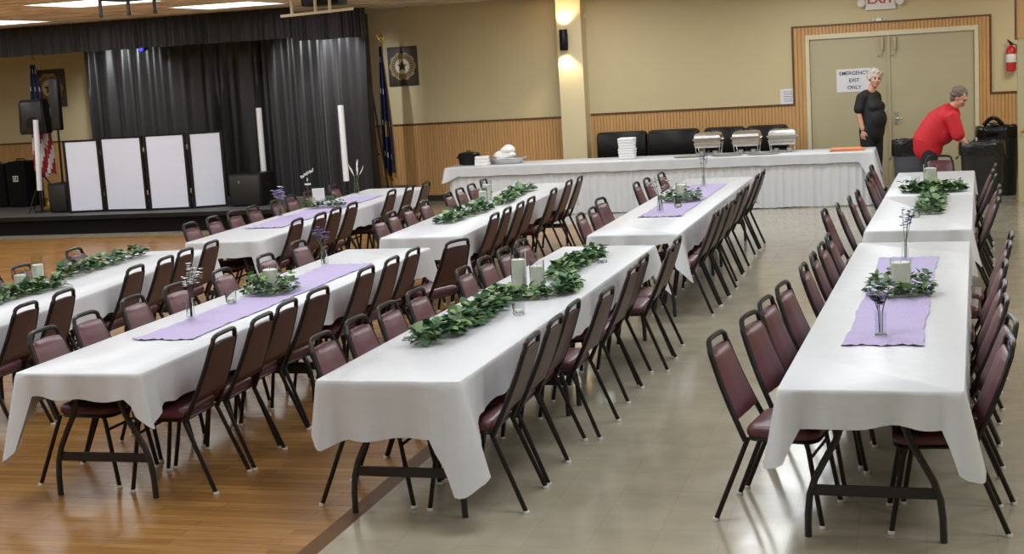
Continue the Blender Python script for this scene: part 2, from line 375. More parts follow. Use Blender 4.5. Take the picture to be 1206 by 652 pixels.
# one folding table, 2.4 m long, local +Y = long axis, origin at its near end on the ground
def make_table(L, ia, ib, g0=0, g1=0):
    t = thing('folding_table', 'x', 'table')
    MB().box(-.355, .355, .015+g0, L-.015-g1, TH-.032, TH-.001, bev=.006).obj('tabletop', M['tabletop'], t)
    MB().box(-.30, .30, .04+g0, L-.04-g1, TH-.06, TH-.033).obj('apron', M['tleg'], t, smooth=False)
    for y in (ia, L-ib):
        for s in (-1, 1):
            pts = [(s*.12, y, TH-.05), (s*.125, y, .62), (s*.137, y, .54), (s*.165, y, .46), (s*.215, y, .37), (s*.262, y, .28), (s*.288, y, .20), (s*.298, y, .11), (s*.30, y, 0)]
            MB().tube(pts, .0165, 8).obj('leg', M['tleg'], t)
        MB().box(-.276, .276, y-.006, y+.006, .20, .252, bev=.003).obj('crossbar', M['tleg'], t)
        MB().tube([(-.12, y, .63), (.12, y, .63)], .011).obj('upper_bar', M['tleg'], t)
    return t
NEARFAR = ('nearer half', 'farther half')
def clash(n, y):
    return sum(max(0, .245-abs(b-y)) for k in (n+'L', n+'R') for _, b, _ in CH.get(k, []))
def build_tables():
    for n in TB:
        x, y, th, L = TB[n][:4]; h = L/2
        best = lambda ys: min(ys, key=lambda v: (round(clash(n, v), 3), ys.index(v)))
        near = best([.17, .15, .13, .11]); far = best([L-v for v in (.17, .13, .11, .25, .3, .4)])
        ma = best([h-v for v in (.17, .1, .13, .06, .02, .22, .27, .32, .4, .5)]); mb_ = best([h+v for v in (.17, .1, .13, .06, .02, .22, .27, .32, .4, .5)])
        for k, (ia, ib) in enumerate(((near, h-ma), (mb_-h, L-far))):
            p = T(n, 0, k*h); p.z = floor_z(p) if n not in 'EF' else 0
            gp = .06 if n == 'B' else 0; o = make_table(h, ia, ib, gp*(k == 1), gp*(k == 0)); o.location = p; o.rotation_euler = (0, 0, -th)
            tag(o, 'folding table under white cloth, %s of %s' % (NEARFAR[k], DESC[n]), 'table', 'folding tables')

def drape(W, L, near, far, side, tips, seed, z=CT, over=.0, wob=1.0, ew=.07):
    """cloth lying on a W x L rectangle (local x across, y along from 0 to L) and hanging over its edges"""
    R = random.Random(seed); r = .022; h = W/2+.008+over
    y0, y1 = -.008-over, L+.008+over
    # perimeter: counter-clockwise from near-left; (x, y, nx, ny, base drop, corner-index distance)
    P = []
    def arc(cx, cy, a0, ci):
        for i in range(9):
            a = a0+PI/2*i/8; P.append((cx+r*math.cos(a), cy+r*math.sin(a), math.cos(a), math.sin(a), ci))
    def side_pts(xa, ya, xb, yb, nx, ny):
        d = math.hypot(xb-xa, yb-ya); k = max(4, int(d/.035))
        for i in range(1, k): P.append((xa+(xb-xa)*i/k, ya+(yb-ya)*i/k, nx, ny, None))
    arc(-h+r, y0+r, PI, 0); side_pts(-h+r, y0, h-r, y0, 0, -1)
    arc(h-r, y0+r, 1.5*PI, 1); side_pts(h, y0+r, h, y1-r, 1, 0)
    arc(h-r, y1-r, 0, 3); side_pts(h-r, y1, -h+r, y1, 0, 1)
    arc(-h+r, y1-r, PI/2, 2); side_pts(-h, y1-r, -h, y0+r, -1, 0)
    cor = [(-h, y0), (h, y0), (-h, y1), (h, y1)]
    ph = [R.uniform(0, 6.28) for _ in range(6)]
    ts = [0, .015, .05, .12, .22, .35, .5, .65, .8, .92, 1.0]
    n = len(P); mb = MB(); vs = []
    for t in ts:
        for (x, y, nx, ny, ci) in P:
            dc = [math.hypot(x-cx, y-cy) for cx, cy in cor]; c = min(range(4), key=lambda i: dc[i])
            we = abs(ny)**2
            base = (near if y < L/2 else far)*we + side*(1-we)
            g = max(0, 1-max(0, dc[c]-.015)/(.19 if abs(nx) > .9 else ew))
            s = x*1.0+y*1.0
            d = base + tips[c]*g + wob*(.010*math.sin(s*9+ph[0]) + .006*math.sin(s*23+ph[1]))
            edge = math.sin(min(1, t/.05)*PI/2)
            amp = (.006 if abs(nx) > .9 else .012)*t
            wav = amp*(math.sin(s*17+ph[2])+.7*math.sin(s*31+ph[3])) + .022*t*g*math.sin(dc[c]*48+ph[4])
            off = .006*edge + t*(.006 + .10*g*min(1, tips[c]/.25)) + wav
            if abs(nx) > .9 and g < .3: off = max(.004*edge, min(off, .02))
            vs.append((x+nx*off, y+ny*off, z-d*t if t > 0 else z+.0008))
    fs = [tuple(range(n))]
    for i in range(len(ts)-1): fs += [(i*n+j, i*n+(j+1) % n, (i+1)*n+(j+1) % n, (i+1)*n+j) for j in range(n)]
    return mb.add(vs, fs)
CL = {'A': 'white tablecloth under the lavender runner nearest the door side', 'E': 'white tablecloth under the nearest long eucalyptus garland',
      'F': 'white tablecloth with lavender runner, directly before the buffet skirt', 'G': 'white tablecloth with lavender runner, on the wood floor in front',
      'H': 'white tablecloth with long garland, far table before the buffet\'s left end', 'I': 'white tablecloth with garland and two candles, cut by the left photo edge',
      'J': 'white tablecloth with lavender runner, alongside the stage'}
for i, n in enumerate(TB):
    x, y, th, L, W, dn, df_, ds, tips = TB[n]
    if n == 'B':
        for k, (o0, ln, z, lb) in enumerate(((0, L*.5-.03, CT, 'white tablecloth on the nearer half of the far door-side table'), (L*.5+.03, L*.5-.03, CT, 'white tablecloth on the farthest door-side table end, by the bins'))):
            o = drape(W, ln, dn, .12 if k == 0 else df_, ds, (0, 0, .1, .1) if k else (.1, .1, 0, 0), 40+k, z).obj('tablecloth', M['cloth'], angle=60)
            p = T(n, 0, o0); o.location = p; o.rotation_euler = (0, 0, -th); tag(o, lb, 'tablecloth', 'white tablecloths')
        continue
    o = drape(W, L, dn, df_, ds, tips, 10+i, ew=.15 if n == 'E' else .07).obj('tablecloth', M['cloth'], angle=60)
    o.location = (x, y, 0); o.rotation_euler = (0, 0, -th); tag(o, CL[n], 'tablecloth', 'white tablecloths')
CT2 = CT+.0022                       # resting height on a cloth

# ------------------------------------------------------------------ chairs
def make_chair():
    t = thing('banquet_chair', 'x', 'chair', group='burgundy banquet chairs')
    # seat: crowned rounded trapezoid
    def seat_outline(k):
        pts = []
        for (cx, cy, a0, rr) in ((.205-.07, .348-.07, 0, .07), (-.205+.07, .348-.07, PI/2, .07), (-.19+.035, .035, PI, .035), (.19-.035, .035, 1.5*PI, .035)):
            for i in range(6):
                a = a0+PI/2*i/5; pts.append((cx+rr*math.cos(a), cy+rr*math.sin(a)))
        cy = .172
        return [(x*k, cy+(y-cy)*k) for x, y in pts]
    vs = []; lay = [(.96, .418), (1.0, .426), (1.01, .440), (1.0, .455), (.965, .467), (.86, .475), (.5, .481), (.12, .483)]
    for k, z in lay: vs += [(x, y, z) for x, y in seat_outline(k)]
    n = 24; fs = [tuple(range(n-1, -1, -1)), tuple((len(lay)-1)*n+j for j in range(n))]
    for i in range(len(lay)-1): fs += [(i*n+j, i*n+(j+1) % n, (i+1)*n+(j+1) % n, (i+1)*n+j) for j in range(n)]
    MB().add(vs, fs).obj('seat', M['vinyl'], t)
    fr = MB(); o = seat_outline(.93); fr.tube([(x, y, .408) for x, y in o]+[(o[0][0], o[0][1], .408)], .010, 6)
    fr.obj('seat_frame', M['frame'], t)
    # back: uprights + loop
    def up(z):    # (half width, y) along the upright
        k = (z-.42)/(.87-.42)
        return .192-.052*k, -.01-.18*k-.012*math.sin(PI*k)
    pts = []
    zs = [.40, .44, .50, .58, .66, .74, .80, .815]
    for z in zs:
        w, y = up(z); pts.append((-w, y, z))
    w, y = up(.87)
    for i in range(0, 11):
        a = PI - PI*i/10; ca = math.cos(a); sa = math.sin(a)
        pts.append((.136*math.copysign(abs(ca)**.55, ca) if abs(ca) > 1e-6 else 0, up(.825+.045*sa)[1], .825+.047*max(0, sa)**.55))
    for z in reversed(zs):
        w, y = up(z); pts.append((w, y, z))
    MB().tube(pts, .0135, 8).obj('back_frame', M['frame'], t)
    def pad(d0, d1, z0, z1, infl):
        vs = []; nz = 9; nx = 7
        for side, d in ((0, d0), (1, d1)):
            for i in range(nz):
                z = z0+(z1-z0)*i/(nz-1); w, y = up(z); w = w-.010-(.007*max(0, (z-.80)/.024))
                ez = 1-abs(2*i/(nz-1)-1)**6
                for j in range(nx):
                    u = 2*j/(nx-1)-1; e = (1-abs(u)**5)*ez
                    zz = z - (.007*(u*u) if i == nz-1 else 0)
                    vs.append((w*u, y+(d0+d1)/2+(d-(d0+d1)/2)*(.35+.65*e)+(infl*e if side else 0), zz))
        fs = []; N_ = nz*nx
        for i in range(nz-1):
            for j in range(nx-1):
                a = i*nx+j; fs += [(a, a+1, a+nx+1, a+nx), (N_+a, N_+a+nx, N_+a+nx+1, N_+a+1)]
        for j in range(nx-1): fs += [(j, N_+j, N_+j+1, j+1), ((nz-1)*nx+j, (nz-1)*nx+j+1, N_+(nz-1)*nx+j+1, N_+(nz-1)*nx+j)]
        for i in range(nz-1): fs += [(i*nx, (i+1)*nx, N_+(i+1)*nx, N_+i*nx), (i*nx+nx-1, N_+i*nx+nx-1, N_+(i+1)*nx+nx-1, (i+1)*nx+nx-1)]
        return MB().add(vs, fs)
    pad(-.004, .022, .50, .824, .010).obj('backrest', M['vinyl'], t, angle=70)
    pad(-.015, -.0045, .50, .824, 0).obj('back_shell', M['shell'], t, angle=70)
    for s in (-1, 1):
        for f, q in ((0, [(s*.192, .012, .415), (s*.194, -.006, .37), (s*.212, -.155, .004)]), (1, [(s*.18, .285, .41), (s*.185, .298, .37), (s*.205, .36, .004)])):
            l = MB().tube(q, .0125, 8).obj('leg', M['frame'], t)
            x, y, z = q[-1]
            MB().lathe([(.012, 0), (.0165, .001), (.0165, .010), (.0135, .016)], (x, y, 0), 10).obj('glide', M['glide'], l)
    br = MB(); br.tube([(-.187, .306, .33), (.187, .306, .33)], .008, 6)
    br.obj('stretcher', M['frame'], t)
    return t
chair0 = make_chair()
used = [False]
TOPOFF = .19                 # loop top sits this far behind the chair origin
def chair(p, rz, label):
    p = Vector((p[0], p[1], floor_z(p)))
    if not used[0]:
        used[0] = True; chair0.location = p; chair0.rotation_euler = (0, 0, rz); chair0['label'] = label
    else: dup(chair0, p, rz, label)
ORD = ['first', 'second', 'third', 'fourth', 'fifth', 'sixth', 'seventh', 'eighth', 'ninth']
CH = {   # along positions (and across of the loop top) read off the photograph
 'AL': [(-.77, .53, -6), (-.69, 1.05, -10), (-.67, 1.53, -6), (-.64, 2.02, -7), (-.60, 2.76, 0), (-.59, 3.23, 3), (-.55, 3.69, 0), (-.55, 4.17, 0)],
 'AR': [(.60, .49, 5), (.62, .95, 8), (.60, 1.56, 0), (.60, 2.03, -1), (.62, 2.78, 0), (.66, 3.6, 0), (.68, 4.07, 0)],
 'BL': [(-.77, .37, 0), (-.70, .80, 4), (-.65, 1.37, 3), (-.62, 1.87, 0), (-.63, 3.2, 0), (-.64, 3.66, 0), (-.68, 4.55, 0)],
 'BR': [(.62, .92, 0), (.64, 1.50, 0), (.64, 2.0, 0), (.62, 3.06, 0), (.60, 3.62, 0), (.63, 4.25, 0)],
 'ER': [(.62, .47, 2), (.61, .95, 0), (.59, 1.41, 0), (.68, 1.87, -3), (.65, 2.74, 0), (.62, 3.20, 0), (.72, 3.66, 3), (.68, 4.13, 0)],
 'EL': [(-.55, .47, 0), (-.55, .93, 0), (-.55, 1.39, 0), (-.55, 1.86, 0), (-.55, 2.77, 0), (-.55, 3.23, 0), (-.55, 3.69, 0), (-.55, 4.15, 0)],
 'FR': [(.66, .42, 0), (.67, .88, 0), (.68, 1.34, 0), (.64, 2.12, 0), (.64, 2.66, 0), (.60, 3.90, 0), (.61, 4.37, 0)],
 'FL': [(-.55, .50, 0), (-.55, .97, 0), (-.70, 1.78, -8), (-.66, 3.37, 0), (-.64, 3.84, 0), (-.60, 4.50, -4)],
 'GR': [(.65, .47, 0), (.66, .93, 0), (.61, 1.39, 0), (.62, 1.86, -5), (.60, 2.74, 0), (.62, 3.20, 0), (.62, 3.66, 0), (.84, 4.20, -22)],
 'GL': [(-.55, .54, 0), (-.60, 1.04, 0), (-.62, 1.62, 0), (-.58, 2.10, 0), (-.55, 2.77, 0), (-.55, 3.50, 0), (-.64, 4.28, 0)],
 'HR': [(.55, .52, 0), (.55, .99, 0), (.59, 1.45, 0), (.59, 1.92, 0), (.64, 2.76, 0), (.61, 3.72, 0), (.64, 4.19, 0)],
 'HL': [(-.55, .47, 0), (-.60, .94, 0), (-.60, 1.42, 0), (-.55, 1.90, 0), (-.55, 2.78, 0), (-.55, 3.24, 0), (-.55, 3.72, 0), (-.58, 4.30, 0)],
 'IR': [(.55, 1.25, 0), (.55, 1.75, 0), (.55, 2.86, 0), (.60, 3.33, 0), (.55, 3.80, 0), (.60, 4.26, 0)],
 'IL': [(-.55, 2.66, 0), (-.55, 3.13, 0), (-.62, 4.1, 0)],
 'JR': [(.55, .50, 0), (.62, .97, 0), (.60, 1.44, 0), (.60, 1.92, 0), (.58, 3.25, 0), (.64, 3.72, 0), (.70, 4.18, 0)],
 'JL': [(-.55, .46, 0), (-.55, .96, 0), (-.55, 1.44, 0), (-.55, 1.92, 0), (-.55, 2.54, 0), (-.60, 3.02, 0), (-.55, 3.49, 0), (-.55, 4.29, 0)],
}
build_tables()
SIDE = {'AL': 'aisle side', 'AR': 'door side', 'BL': 'buffet side', 'BR': 'bin side'}
jr = random.Random(3)
for k, lst in CH.items():
    n = k[0]; s = -1 if k[1] == 'L' else 1; th = TB[n][2]
    sd = SIDE.get(k, 'stage side' if s < 0 else 'door side')
    for i, (a, b, dg) in enumerate(lst):
        mn = max(.56, TB[n][4]/2+.195)
        if abs(a) < mn: a = s*mn
        p = T(n, a-s*TOPOFF, b)
        rz = (PI/2 if s > 0 else -PI/2) - th + math.radians(dg+jr.uniform(-1.2, 1.2))
        chair(p, rz, '%s burgundy chair from near end, %s of %s' % (ORD[i], sd, DESC[n]))
p = T('B', .02, TB['B'][3]+.52-TOPOFF+.05); chair(p, PI-TB['B'][2], 'burgundy chair alone at the far table head before the bins')
p = T('J', .80, -.30); 

# ------------------------------------------------------------------ table runners
def runner(n, b0, b1, w, a0=0, seed=1, label=''):
    R = random.Random(seed); ph = [R.uniform(0, 6) for _ in range(6)]
    nu, nv = 16, int((b1-b0)/.03); vs = []
    for i in range(nv+1):
        b = b0+(b1-b0)*i/nv
        for j in range(nu+1):
            u = 2*j/nu-1
            e = abs(u)**4
            x = a0+u*w/2*(1+.05*max(0, 1-min(b-b0, b1-b)/.06))+e*math.copysign(1, u)*(.006*math.sin(b*7+ph[0])+.003*math.sin(b*19+ph[1]))
            endw = (.012*math.sin(u*7+ph[2]))*(1 if i in (0, nv) else 0)
            z = .003+.0015*math.sin(b*40+u*3)+(.004*(1+math.sin(b*60+u*20)) if i < 2 or i > nv-2 else 0)+.002*e*(1+math.sin(b*31+ph[3]))
            vs.append((x, b+endw, z))
    m_ = nu+1; fs = [(i*m_+j, i*m_+j+1, (i+1)*m_+j+1, (i+1)*m_+j) for i in range(nv) for j in range(nu)]
    # underside gives the gauze a body
    k = len(vs); vs += [(x, y, max(z-.003, .0003)) for x, y, z in vs]
    fs += [(k+a, k+d, k+c, k+b) for a, b, c, d in fs]
    o = MB().add(vs, fs).obj('table_runner', M['runner'], angle=80)
    q = T(n, 0, 0); o.location = (q.x, q.y, CT2); o.rotation_euler = (0, 0, -TB[n][2])
    return tag(o, label, 'table runner', 'lavender gauze runners')
runner('A', .92, 3.86, .38, 0, 1, 'lavender gauze runner on the near door-side table')
runner('F', 1.22, 4.25, .40, 0, 2, 'lavender gauze runner on the table before the buffet skirt')
runner('G', .86, 3.80, .38, .02, 3, 'lavender gauze runner on the front table over the wood floor')
runner('J', .98, 4.05, .40, -.03, 4, 'lavender gauze runner on the table alongside the stage')
RZ = CT2+.0085                       # resting height on a runner

# ------------------------------------------------------------------ greenery
def leaf(mb, p, d, up_, ln, wd, mi):
    d = d.normalized(); s = d.cross(up_)
    if s.length < 1e-3: s = d.orthogonal()
    s.normalize(); n = s.cross(d).normalized()
    prof = [(0, .12), (.25, .8), (.55, 1.0), (.82, .68), (1, .1)]
    vs = []
    for t, w in prof:
        c = p+d*ln*t - n*(.18*ln*t*t)
        vs += [c-s*wd/2*w+n*.10*wd*w, c-n*.0, c+s*wd/2*w+n*.10*wd*w]
    fs = []
    for i in range(4):
        a = i*3; fs += [(a, a+1, a+4, a+3), (a+1, a+2, a+5, a+4)]
    mb.add(vs, fs, mi)
def garland(path, width, height, count, seed, label, group='eucalyptus garlands', z=CT2, size=.066, name='leaf_garland'):
    """path: world xy points the garland runs along"""
    R = random.Random(seed); P = [Vector((p[0], p[1], z)) for p in path]
    seg = [(P[i+1]-P[i]).length for i in range(len(P)-1)]; tot = sum(seg)
    def pos(s):
        s = max(0, min(tot-1e-6, s))
        for i, l in enumerate(seg):
            if s <= l: return P[i].lerp(P[i+1], s/l), (P[i+1]-P[i]).normalized()
            s -= l
        return P[-1], (P[-1]-P[-2]).normalized()
    base = P[0].copy(); t = thing(name, label, 'garland', base, 0, group)
    st = MB(); k = 30
    for off in (-.012, .012):
        pts = []
        for i in range(k+1):
            q, d = pos(tot*i/k); sdir = Vector((-d.y, d.x, 0)); pts.append(q-base+sdir*(off+.012*math.sin(i*1.3+off*200))+Vector((0, 0, .012+.004*math.sin(i*1.7))))
        st.tube(pts, .004, 6)
    st.obj('stem', M['stem'], t)
    mb = MB()
    for i in range(count):
        s = R.uniform(0, tot); q, d = pos(s); sdir = Vector((-d.y, d.x, 0))
        edge = min(1, .45+min(s, tot-s)/.15)
        o = R.uniform(-1, 1); zz = R.uniform(.01, height*(1-o*o*.8))
        p = q-base+sdir*o*width*.36*edge+Vector((0, 0, zz))
        dr = (sdir*(o+R.uniform(-.6, .6))+d*R.uniform(-.8, .8)+Vector((0, 0, R.uniform(-.1, .6))))
        if dr.length < .1: dr = sdir
        ln = size*R.uniform(.7, 1.25); dn = dr.normalized()
        if p.z+dn.z*ln*.7-.2*ln < .004: p.z = max(p.z, .012+.2*ln-min(0, dn.z)*ln)
        leaf(mb, p, dr, Vector((R.uniform(-.4, .4), R.uniform(-.4, .4), 1)), ln, ln*R.uniform(.7, 1.0), R.choice((0, 0, 0, 1, 1, 2)))
    mb.obj('foliage', [M['leafA'], M['leafB'], M['leafC']], t, angle=80)
    return t
def TP(n, lst): return [(T(n, a, b).x, T(n, a, b).y) for a, b in lst]
def wreath(n, a, b, r, z, label, seed, count=230):
    pts = [(a+r*math.cos(2*PI*i/18), b+r*math.sin(2*PI*i/18)) for i in range(19)]
    return garland(TP(n, pts), .11, .125, count, seed, label, 'greenery candle rings', z, .046, 'leaf_wreath')
c = T('E', -.02, 2.58)
garland(TP('E', [(-.14, .80), (-.10, 1.2), (-.08, 1.6), (-.10, 1.9), (-.12, 2.12)]), .20, .10, 420, 1, 'long eucalyptus garland on the nearest table, in front of its candles')
garland(TP('E', [(-.20, 2.42), (-.18, 2.28), (0.02, 2.28), (.20, 2.34), (.22, 2.60), (.14, 2.9)]), .15, .08, 260, 2, 'greenery curling round the two candles on the nearest garland table', 'greenery candle rings', name='leaf_wreath')
garland(TP('E', [(.06, 2.98), (.0, 3.2), (.0, 3.6), (.02, 3.95), (.03, 4.2)]), .17, .09, 320, 3, 'long eucalyptus garland on the nearest table, behind its candles')
garland(TP('H', [(-.09, .95), (-.05, 1.4), (.0, 1.9), (-.02, 2.2), (-.02, 2.36)]), .20, .10, 260, 4, 'long eucalyptus garland on the far table, nearer piece')
garland(TP('H', [(.10, 2.5), (.04, 2.95), (0, 3.4), (.0, 3.8), (.02, 4.2)]), .18, .10, 260, 5, 'long eucalyptus garland on the far table, piece running to the buffet')
I_ = lambda px, py: tuple(gz(px, py, CT2)[:2])
garland(TP('I', [(-.23, 1.9), (-.24, 2.25), (-.16, 2.5), (-.06, 2.85)]), .20, .10, 260, 6, 'long eucalyptus garland at the left photo edge, in front of the candles')
garland(TP('I', [(-.27, 3.2), (-.27, 3.65), (-.24, 4.1), (-.19, 4.55)]), .16, .10, 240, 7, 'long eucalyptus garland on the left-edge table, behind the candles')
garland(TP('B', [(.04, .98), (.06, 1.3), (.06, 1.75), (.05, 2.1), (.04, 2.45)]), .22, .10, 300, 8, 'short garland lying lengthwise on the far door-side table', z=CT2)
garland(TP('B', [(-.26, 2.90), (-.12, 2.87), (.05, 2.85), (.2, 2.87), (.30, 2.95)]), .26, .10, 320, 9, 'short garland lying crosswise before the candles on the far door-side table', z=CT2)

# ------------------------------------------------------------------ candles, vases, votives
def glass_cyl(r, h, wall=.003):
    return [(r*.98, 0), (r, .004), (r, h), (r-wall, h), (r-wall, .008), (.0005, .008)]
def candle_vase(p, r, h, ch, label, group='pillar candles in glass'):
    t = thing('candle_holder', label, 'candle holder', p, 0, group)
    MB().lathe(glass_cyl(r, h), (0, 0, 0), 24, caps=False).obj('glass_cylinder', M['glassy'], t)
    c_ = MB().lathe([(r*.88, .0095), (r*.88, ch), (r*.80, ch+.004), (.002, ch-.002)], (0, 0, 0), 20).obj('pillar_candle', M['candle'], t)
    MB().tube([(0, 0, ch-.002), (.002, 0, ch+.014)], .0015, 5).obj('wick', M['wick'], c_)
    return t
def P3(n, a, b, z): q = T(n, a, b); return (q.x, q.y, z)
candle_vase(P3('E', -.10, 2.58, CT2), .052, .26, .21, 'taller candle in clear glass cylinder on the nearest garland table')
candle_vase(P3('E', .035, 2.55, CT2), .050, .21, .17, 'shorter candle in glass on the nearest garland table, touching the taller')
candle_vase(P3('A', .02, 2.40, RZ), .062, .21, .185, 'wide ivory candle in glass on the near door-side runner')
candle_vase(P3('F', -.02, 2.56, RZ), .056, .18, .16, 'ivory candle in glass ringed by leaves, table before the buffet')
candle_vase(P3('G', -.05, 2.52, RZ), .055, .18, .155, 'ivory candle in glass ringed by leaves, front wood-floor table')
candle_vase(P3('I', -.31, 2.68, CT2), .05, .16, .12, 'shorter glass candle at the left photo edge')
candle_vase(P3('I', -.26, 2.86, CT2), .05, .24, .17, 'taller glass candle at the left photo edge')
candle_vase(P3('B', .00, 3.12, CT2), .066, .25, .21, 'wide ivory candle in glass beyond the crosswise far garland')
candle_vase(P3('B', -.14, 3.10, CT2), .040, .13, .08, 'small clear glass candle left of the wide far-table candle')
candle_vase(P3('H', -.22, 3.15, CT2), .055, .22, .17, 'white candle in glass beside the far garland, taller one')
candle_vase(P3('H', -.20, 2.90, CT2), .05, .16, .12, 'white candle in glass beside the far garland, shorter one')
wreath('A', .02, 2.40, .155, RZ, 'leafy ring round the wide candle on the near door-side runner', 21)
wreath('F', -.02, 2.56, .165, RZ, 'leafy ring round the candle on the table before the buffet', 22)
wreath('G', -.05, 2.52, .15, RZ, 'leafy ring round the candle on the front wood-floor table', 23)
garland(TP('J', [(-.32, 2.80), (-.18, 2.76), (-.02, 2.80), (.1, 2.95)]), .14, .10, 150, 24, 'leafy cluster before the white card on the stage-side table', 'greenery candle rings', RZ, .045, 'leaf_wreath')
def votive(p, label):
    t = thing('votive_cup', label, 'candle holder', p, 0, 'small clear votives')
    MB().lathe([(.030, 0), (.035, .006), (.040, .075), (.037, .075), (.032, .010), (.0005, .010)], (0, 0, 0), 18, caps=False).obj('glass_cup', M['glassy'], t)
    MB().lathe([(.024, .0105), (.026, .030), (.002, .029)], (0, 0, 0), 14).obj('tealight', M['candle'], t)
votive(P3('E', .15, 1.74, CT2), 'small clear votive beside the front garland piece on the nearest table')
votive(P3('E', .17, 3.80, CT2), 'small clear votive near the far end of the nearest garland')
votive(P3('G', -.14, 2.08, RZ), 'small clear votive on the runner of the front wood-floor table')
votive(P3('F', .05, 1.95, RZ), 'small clear votive on the runner before the buffet')
votive(P3('B', -.05, .80, CT2), 'small clear votive at the near tip of the far lengthwise garland')
def flower_vase(p, label, r=.032, h=.15, stems=6, tall=.32, kind='white', seed=1, square=False):
    R = random.Random(seed); t = thing('bud_vase', label, 'vase', p, 0, 'bud vases')
    if square:
        g = MB(); w = r
        for a, b, z0, z1 in ((w, w, 0, h), (w-.003, w-.003, .006, h)): pass
        prof = lambda w, z: [(-w, -w, z), (w, -w, z), (w, w, z), (-w, w, z)]
        vs = prof(w, 0)+prof(w, h)+prof(w-.004, h)+prof(w-.004, .008); fs = [(3, 2, 1, 0), (12, 13, 14, 15)]
        for k in range(3): fs += [(k*4+j, k*4+(j+1) % 4, k*4+4+(j+1) % 4, k*4+4+j) for j in range(4)]
        g.add(vs, fs).obj('glass', M['glassy'], t, smooth=False)
    else:
        MB().lathe([(r*.95, 0), (r, .006), (r*.9, h*.5), (r*.62, h*.85), (r*.7, h), (r*.62, h), (r*.52, h*.85), (r*.8, h*.5), (r*.86, .01), (.0005, .01)], (0, 0, 0), 16, caps=False).obj('glass', M['glassy'], t)
    sm = MB()
    FM = [M['petalW'], M['petalP'], M['petalL'], M['leafA']]
    for i in range(stems):
        fm = MB()
        a = R.uniform(0, 2*PI); tl = tall*R.uniform(.75, 1.05); ex = R.uniform(.03, .10)*tall/.3
        pts = [(math.cos(a)*r*.3, math.sin(a)*r*.3, .012), (math.cos(a)*r*.4, math.sin(a)*r*.4, h), (math.cos(a)*ex*.6, math.sin(a)*ex*.6, h+(tl-h)*.6), (math.cos(a)*ex, math.sin(a)*ex, tl)]
        sm.tube(pts, .0022, 5)
        q = Vector(pts[-1]); q2 = Vector(pts[2])
        if kind == 'reed':
            fm.tube([q2, q, q+Vector((math.cos(a)*.02, math.sin(a)*.02, .05))], [.003, .006, .002], 6, 0); fm.obj('reed_head', FM, t); continue
        for j in range(R.randint(9, 14)):
            c_ = q.lerp(q2, R.uniform(0, 1.25))+Vector((R.uniform(-.02, .02), R.uniform(-.02, .02), R.uniform(-.01, .015)))
            mi = {'white': R.choice((0, 0, 3)), 'purple': R.choice((1, 1, 3)), 'lilac': R.choice((2, 2, 2, 0)), 'mixed': R.choice((0, 1, 3, 3))}[kind]
            rr = (.019 if kind == 'lilac' else .011)*R.uniform(.7, 1.3)
            for m_ in range(5):
                b_ = 2*PI*m_/5+j
                leaf(fm, c_, Vector((math.cos(b_), math.sin(b_), .5)), Vector((0, 0, 1)), rr*1.5, rr*1.2, mi)
        fm.obj('flower_spray', FM, t, angle=80)
    sm.obj('stems', M['twig'] if kind in ('mixed', 'white') else M['stem'], t)
flower_vase(P3('A', -.02, 1.16, RZ), 'square glass bud vase with dark twigs, front of the near door-side runner', .030, .12, 8, .24, 'mixed', 1, True)
flower_vase(P3('A', -.02, 3.78, RZ), 'bud vase of violet flowers at the far end of the near door-side runner', .025, .13, 5, .32, 'purple', 2)
flower_vase(P3('G', -.14, 1.52, RZ), 'bud vase of white blossom at the near end of the front wood-floor runner', .028, .13, 6, .34, 'white', 3)
flower_vase(P3('G', -.20, 3.82, CT2), 'bud vase of violet flowers at the far end of the front wood-floor runner', .03, .12, 5, .33, 'purple', 4)
flower_vase(P3('F', -.06, 1.60, RZ), 'clear bud vase with green sprigs, near end of the runner before the buffet', .032, .14, 5, .34, 'white', 5)
flower_vase(P3('F', -.02, 4.02, RZ), 'bud vase with thin dark stems, far end of the runner before the buffet', .03, .11, 4, .42, 'purple', 6)
flower_vase(P3('J', -.30, 2.05, CT2), 'vase of lilac blossoms at the near end of the stage-side runner', .028, .10, 7, .30, 'lilac', 7)
flower_vase(P3('J', -.30, 4.42, CT2), 'vase with pale reeds at the far end of the stage-side runner', .032, .16, 6, .36, 'reed', 8)
# card and stick sign on the stage-side table
q = T('J', -.27, 3.10); t = thing('table_card', 'white framed card standing on the stage-side table', 'card', (q.x, q.y, CT2), .35)
MB().box(-.07, .07, -.006, .006, 0, .20, bev=.002).obj('card_frame', M['white'], t, smooth=False)
MB().box(-.058, .058, -.0085, -.0062, .015, .185).obj('card_face', M['paper'], t, smooth=False)
MB().box(-.02, .02, .007, .05, 0, .006).obj('foot', M['white'], t, smooth=False)
q = T('J', -.33, 2.95); t = thing('stick_sign', 'thin stick sign with white script on the stage-side table', 'sign', (q.x, q.y, CT2), .3)
MB().lathe([(.04, 0), (.04, .012), (.01, .02)], (0, 0, 0), 16).obj('base', M['twig'], t)
MB().tube([(0, 0, .018), (0, 0, .30)], .004, 6).obj('stick', M['twig'], t)
pts = [(-.075+.15*i/40, 0, .345+.002*i+.022*math.sin(i*1.15)*(1 if i % 9 < 6 else .4)) for i in range(41)]
MB().tube(pts, .004, 6).obj('script', M['white'], t)
MB().tube([(0, 0, .30), (0, 0, .335)], .006, 6).box(-.035, .035, -.004, .004, .255, .275).obj('crosspiece', M['white'], t)

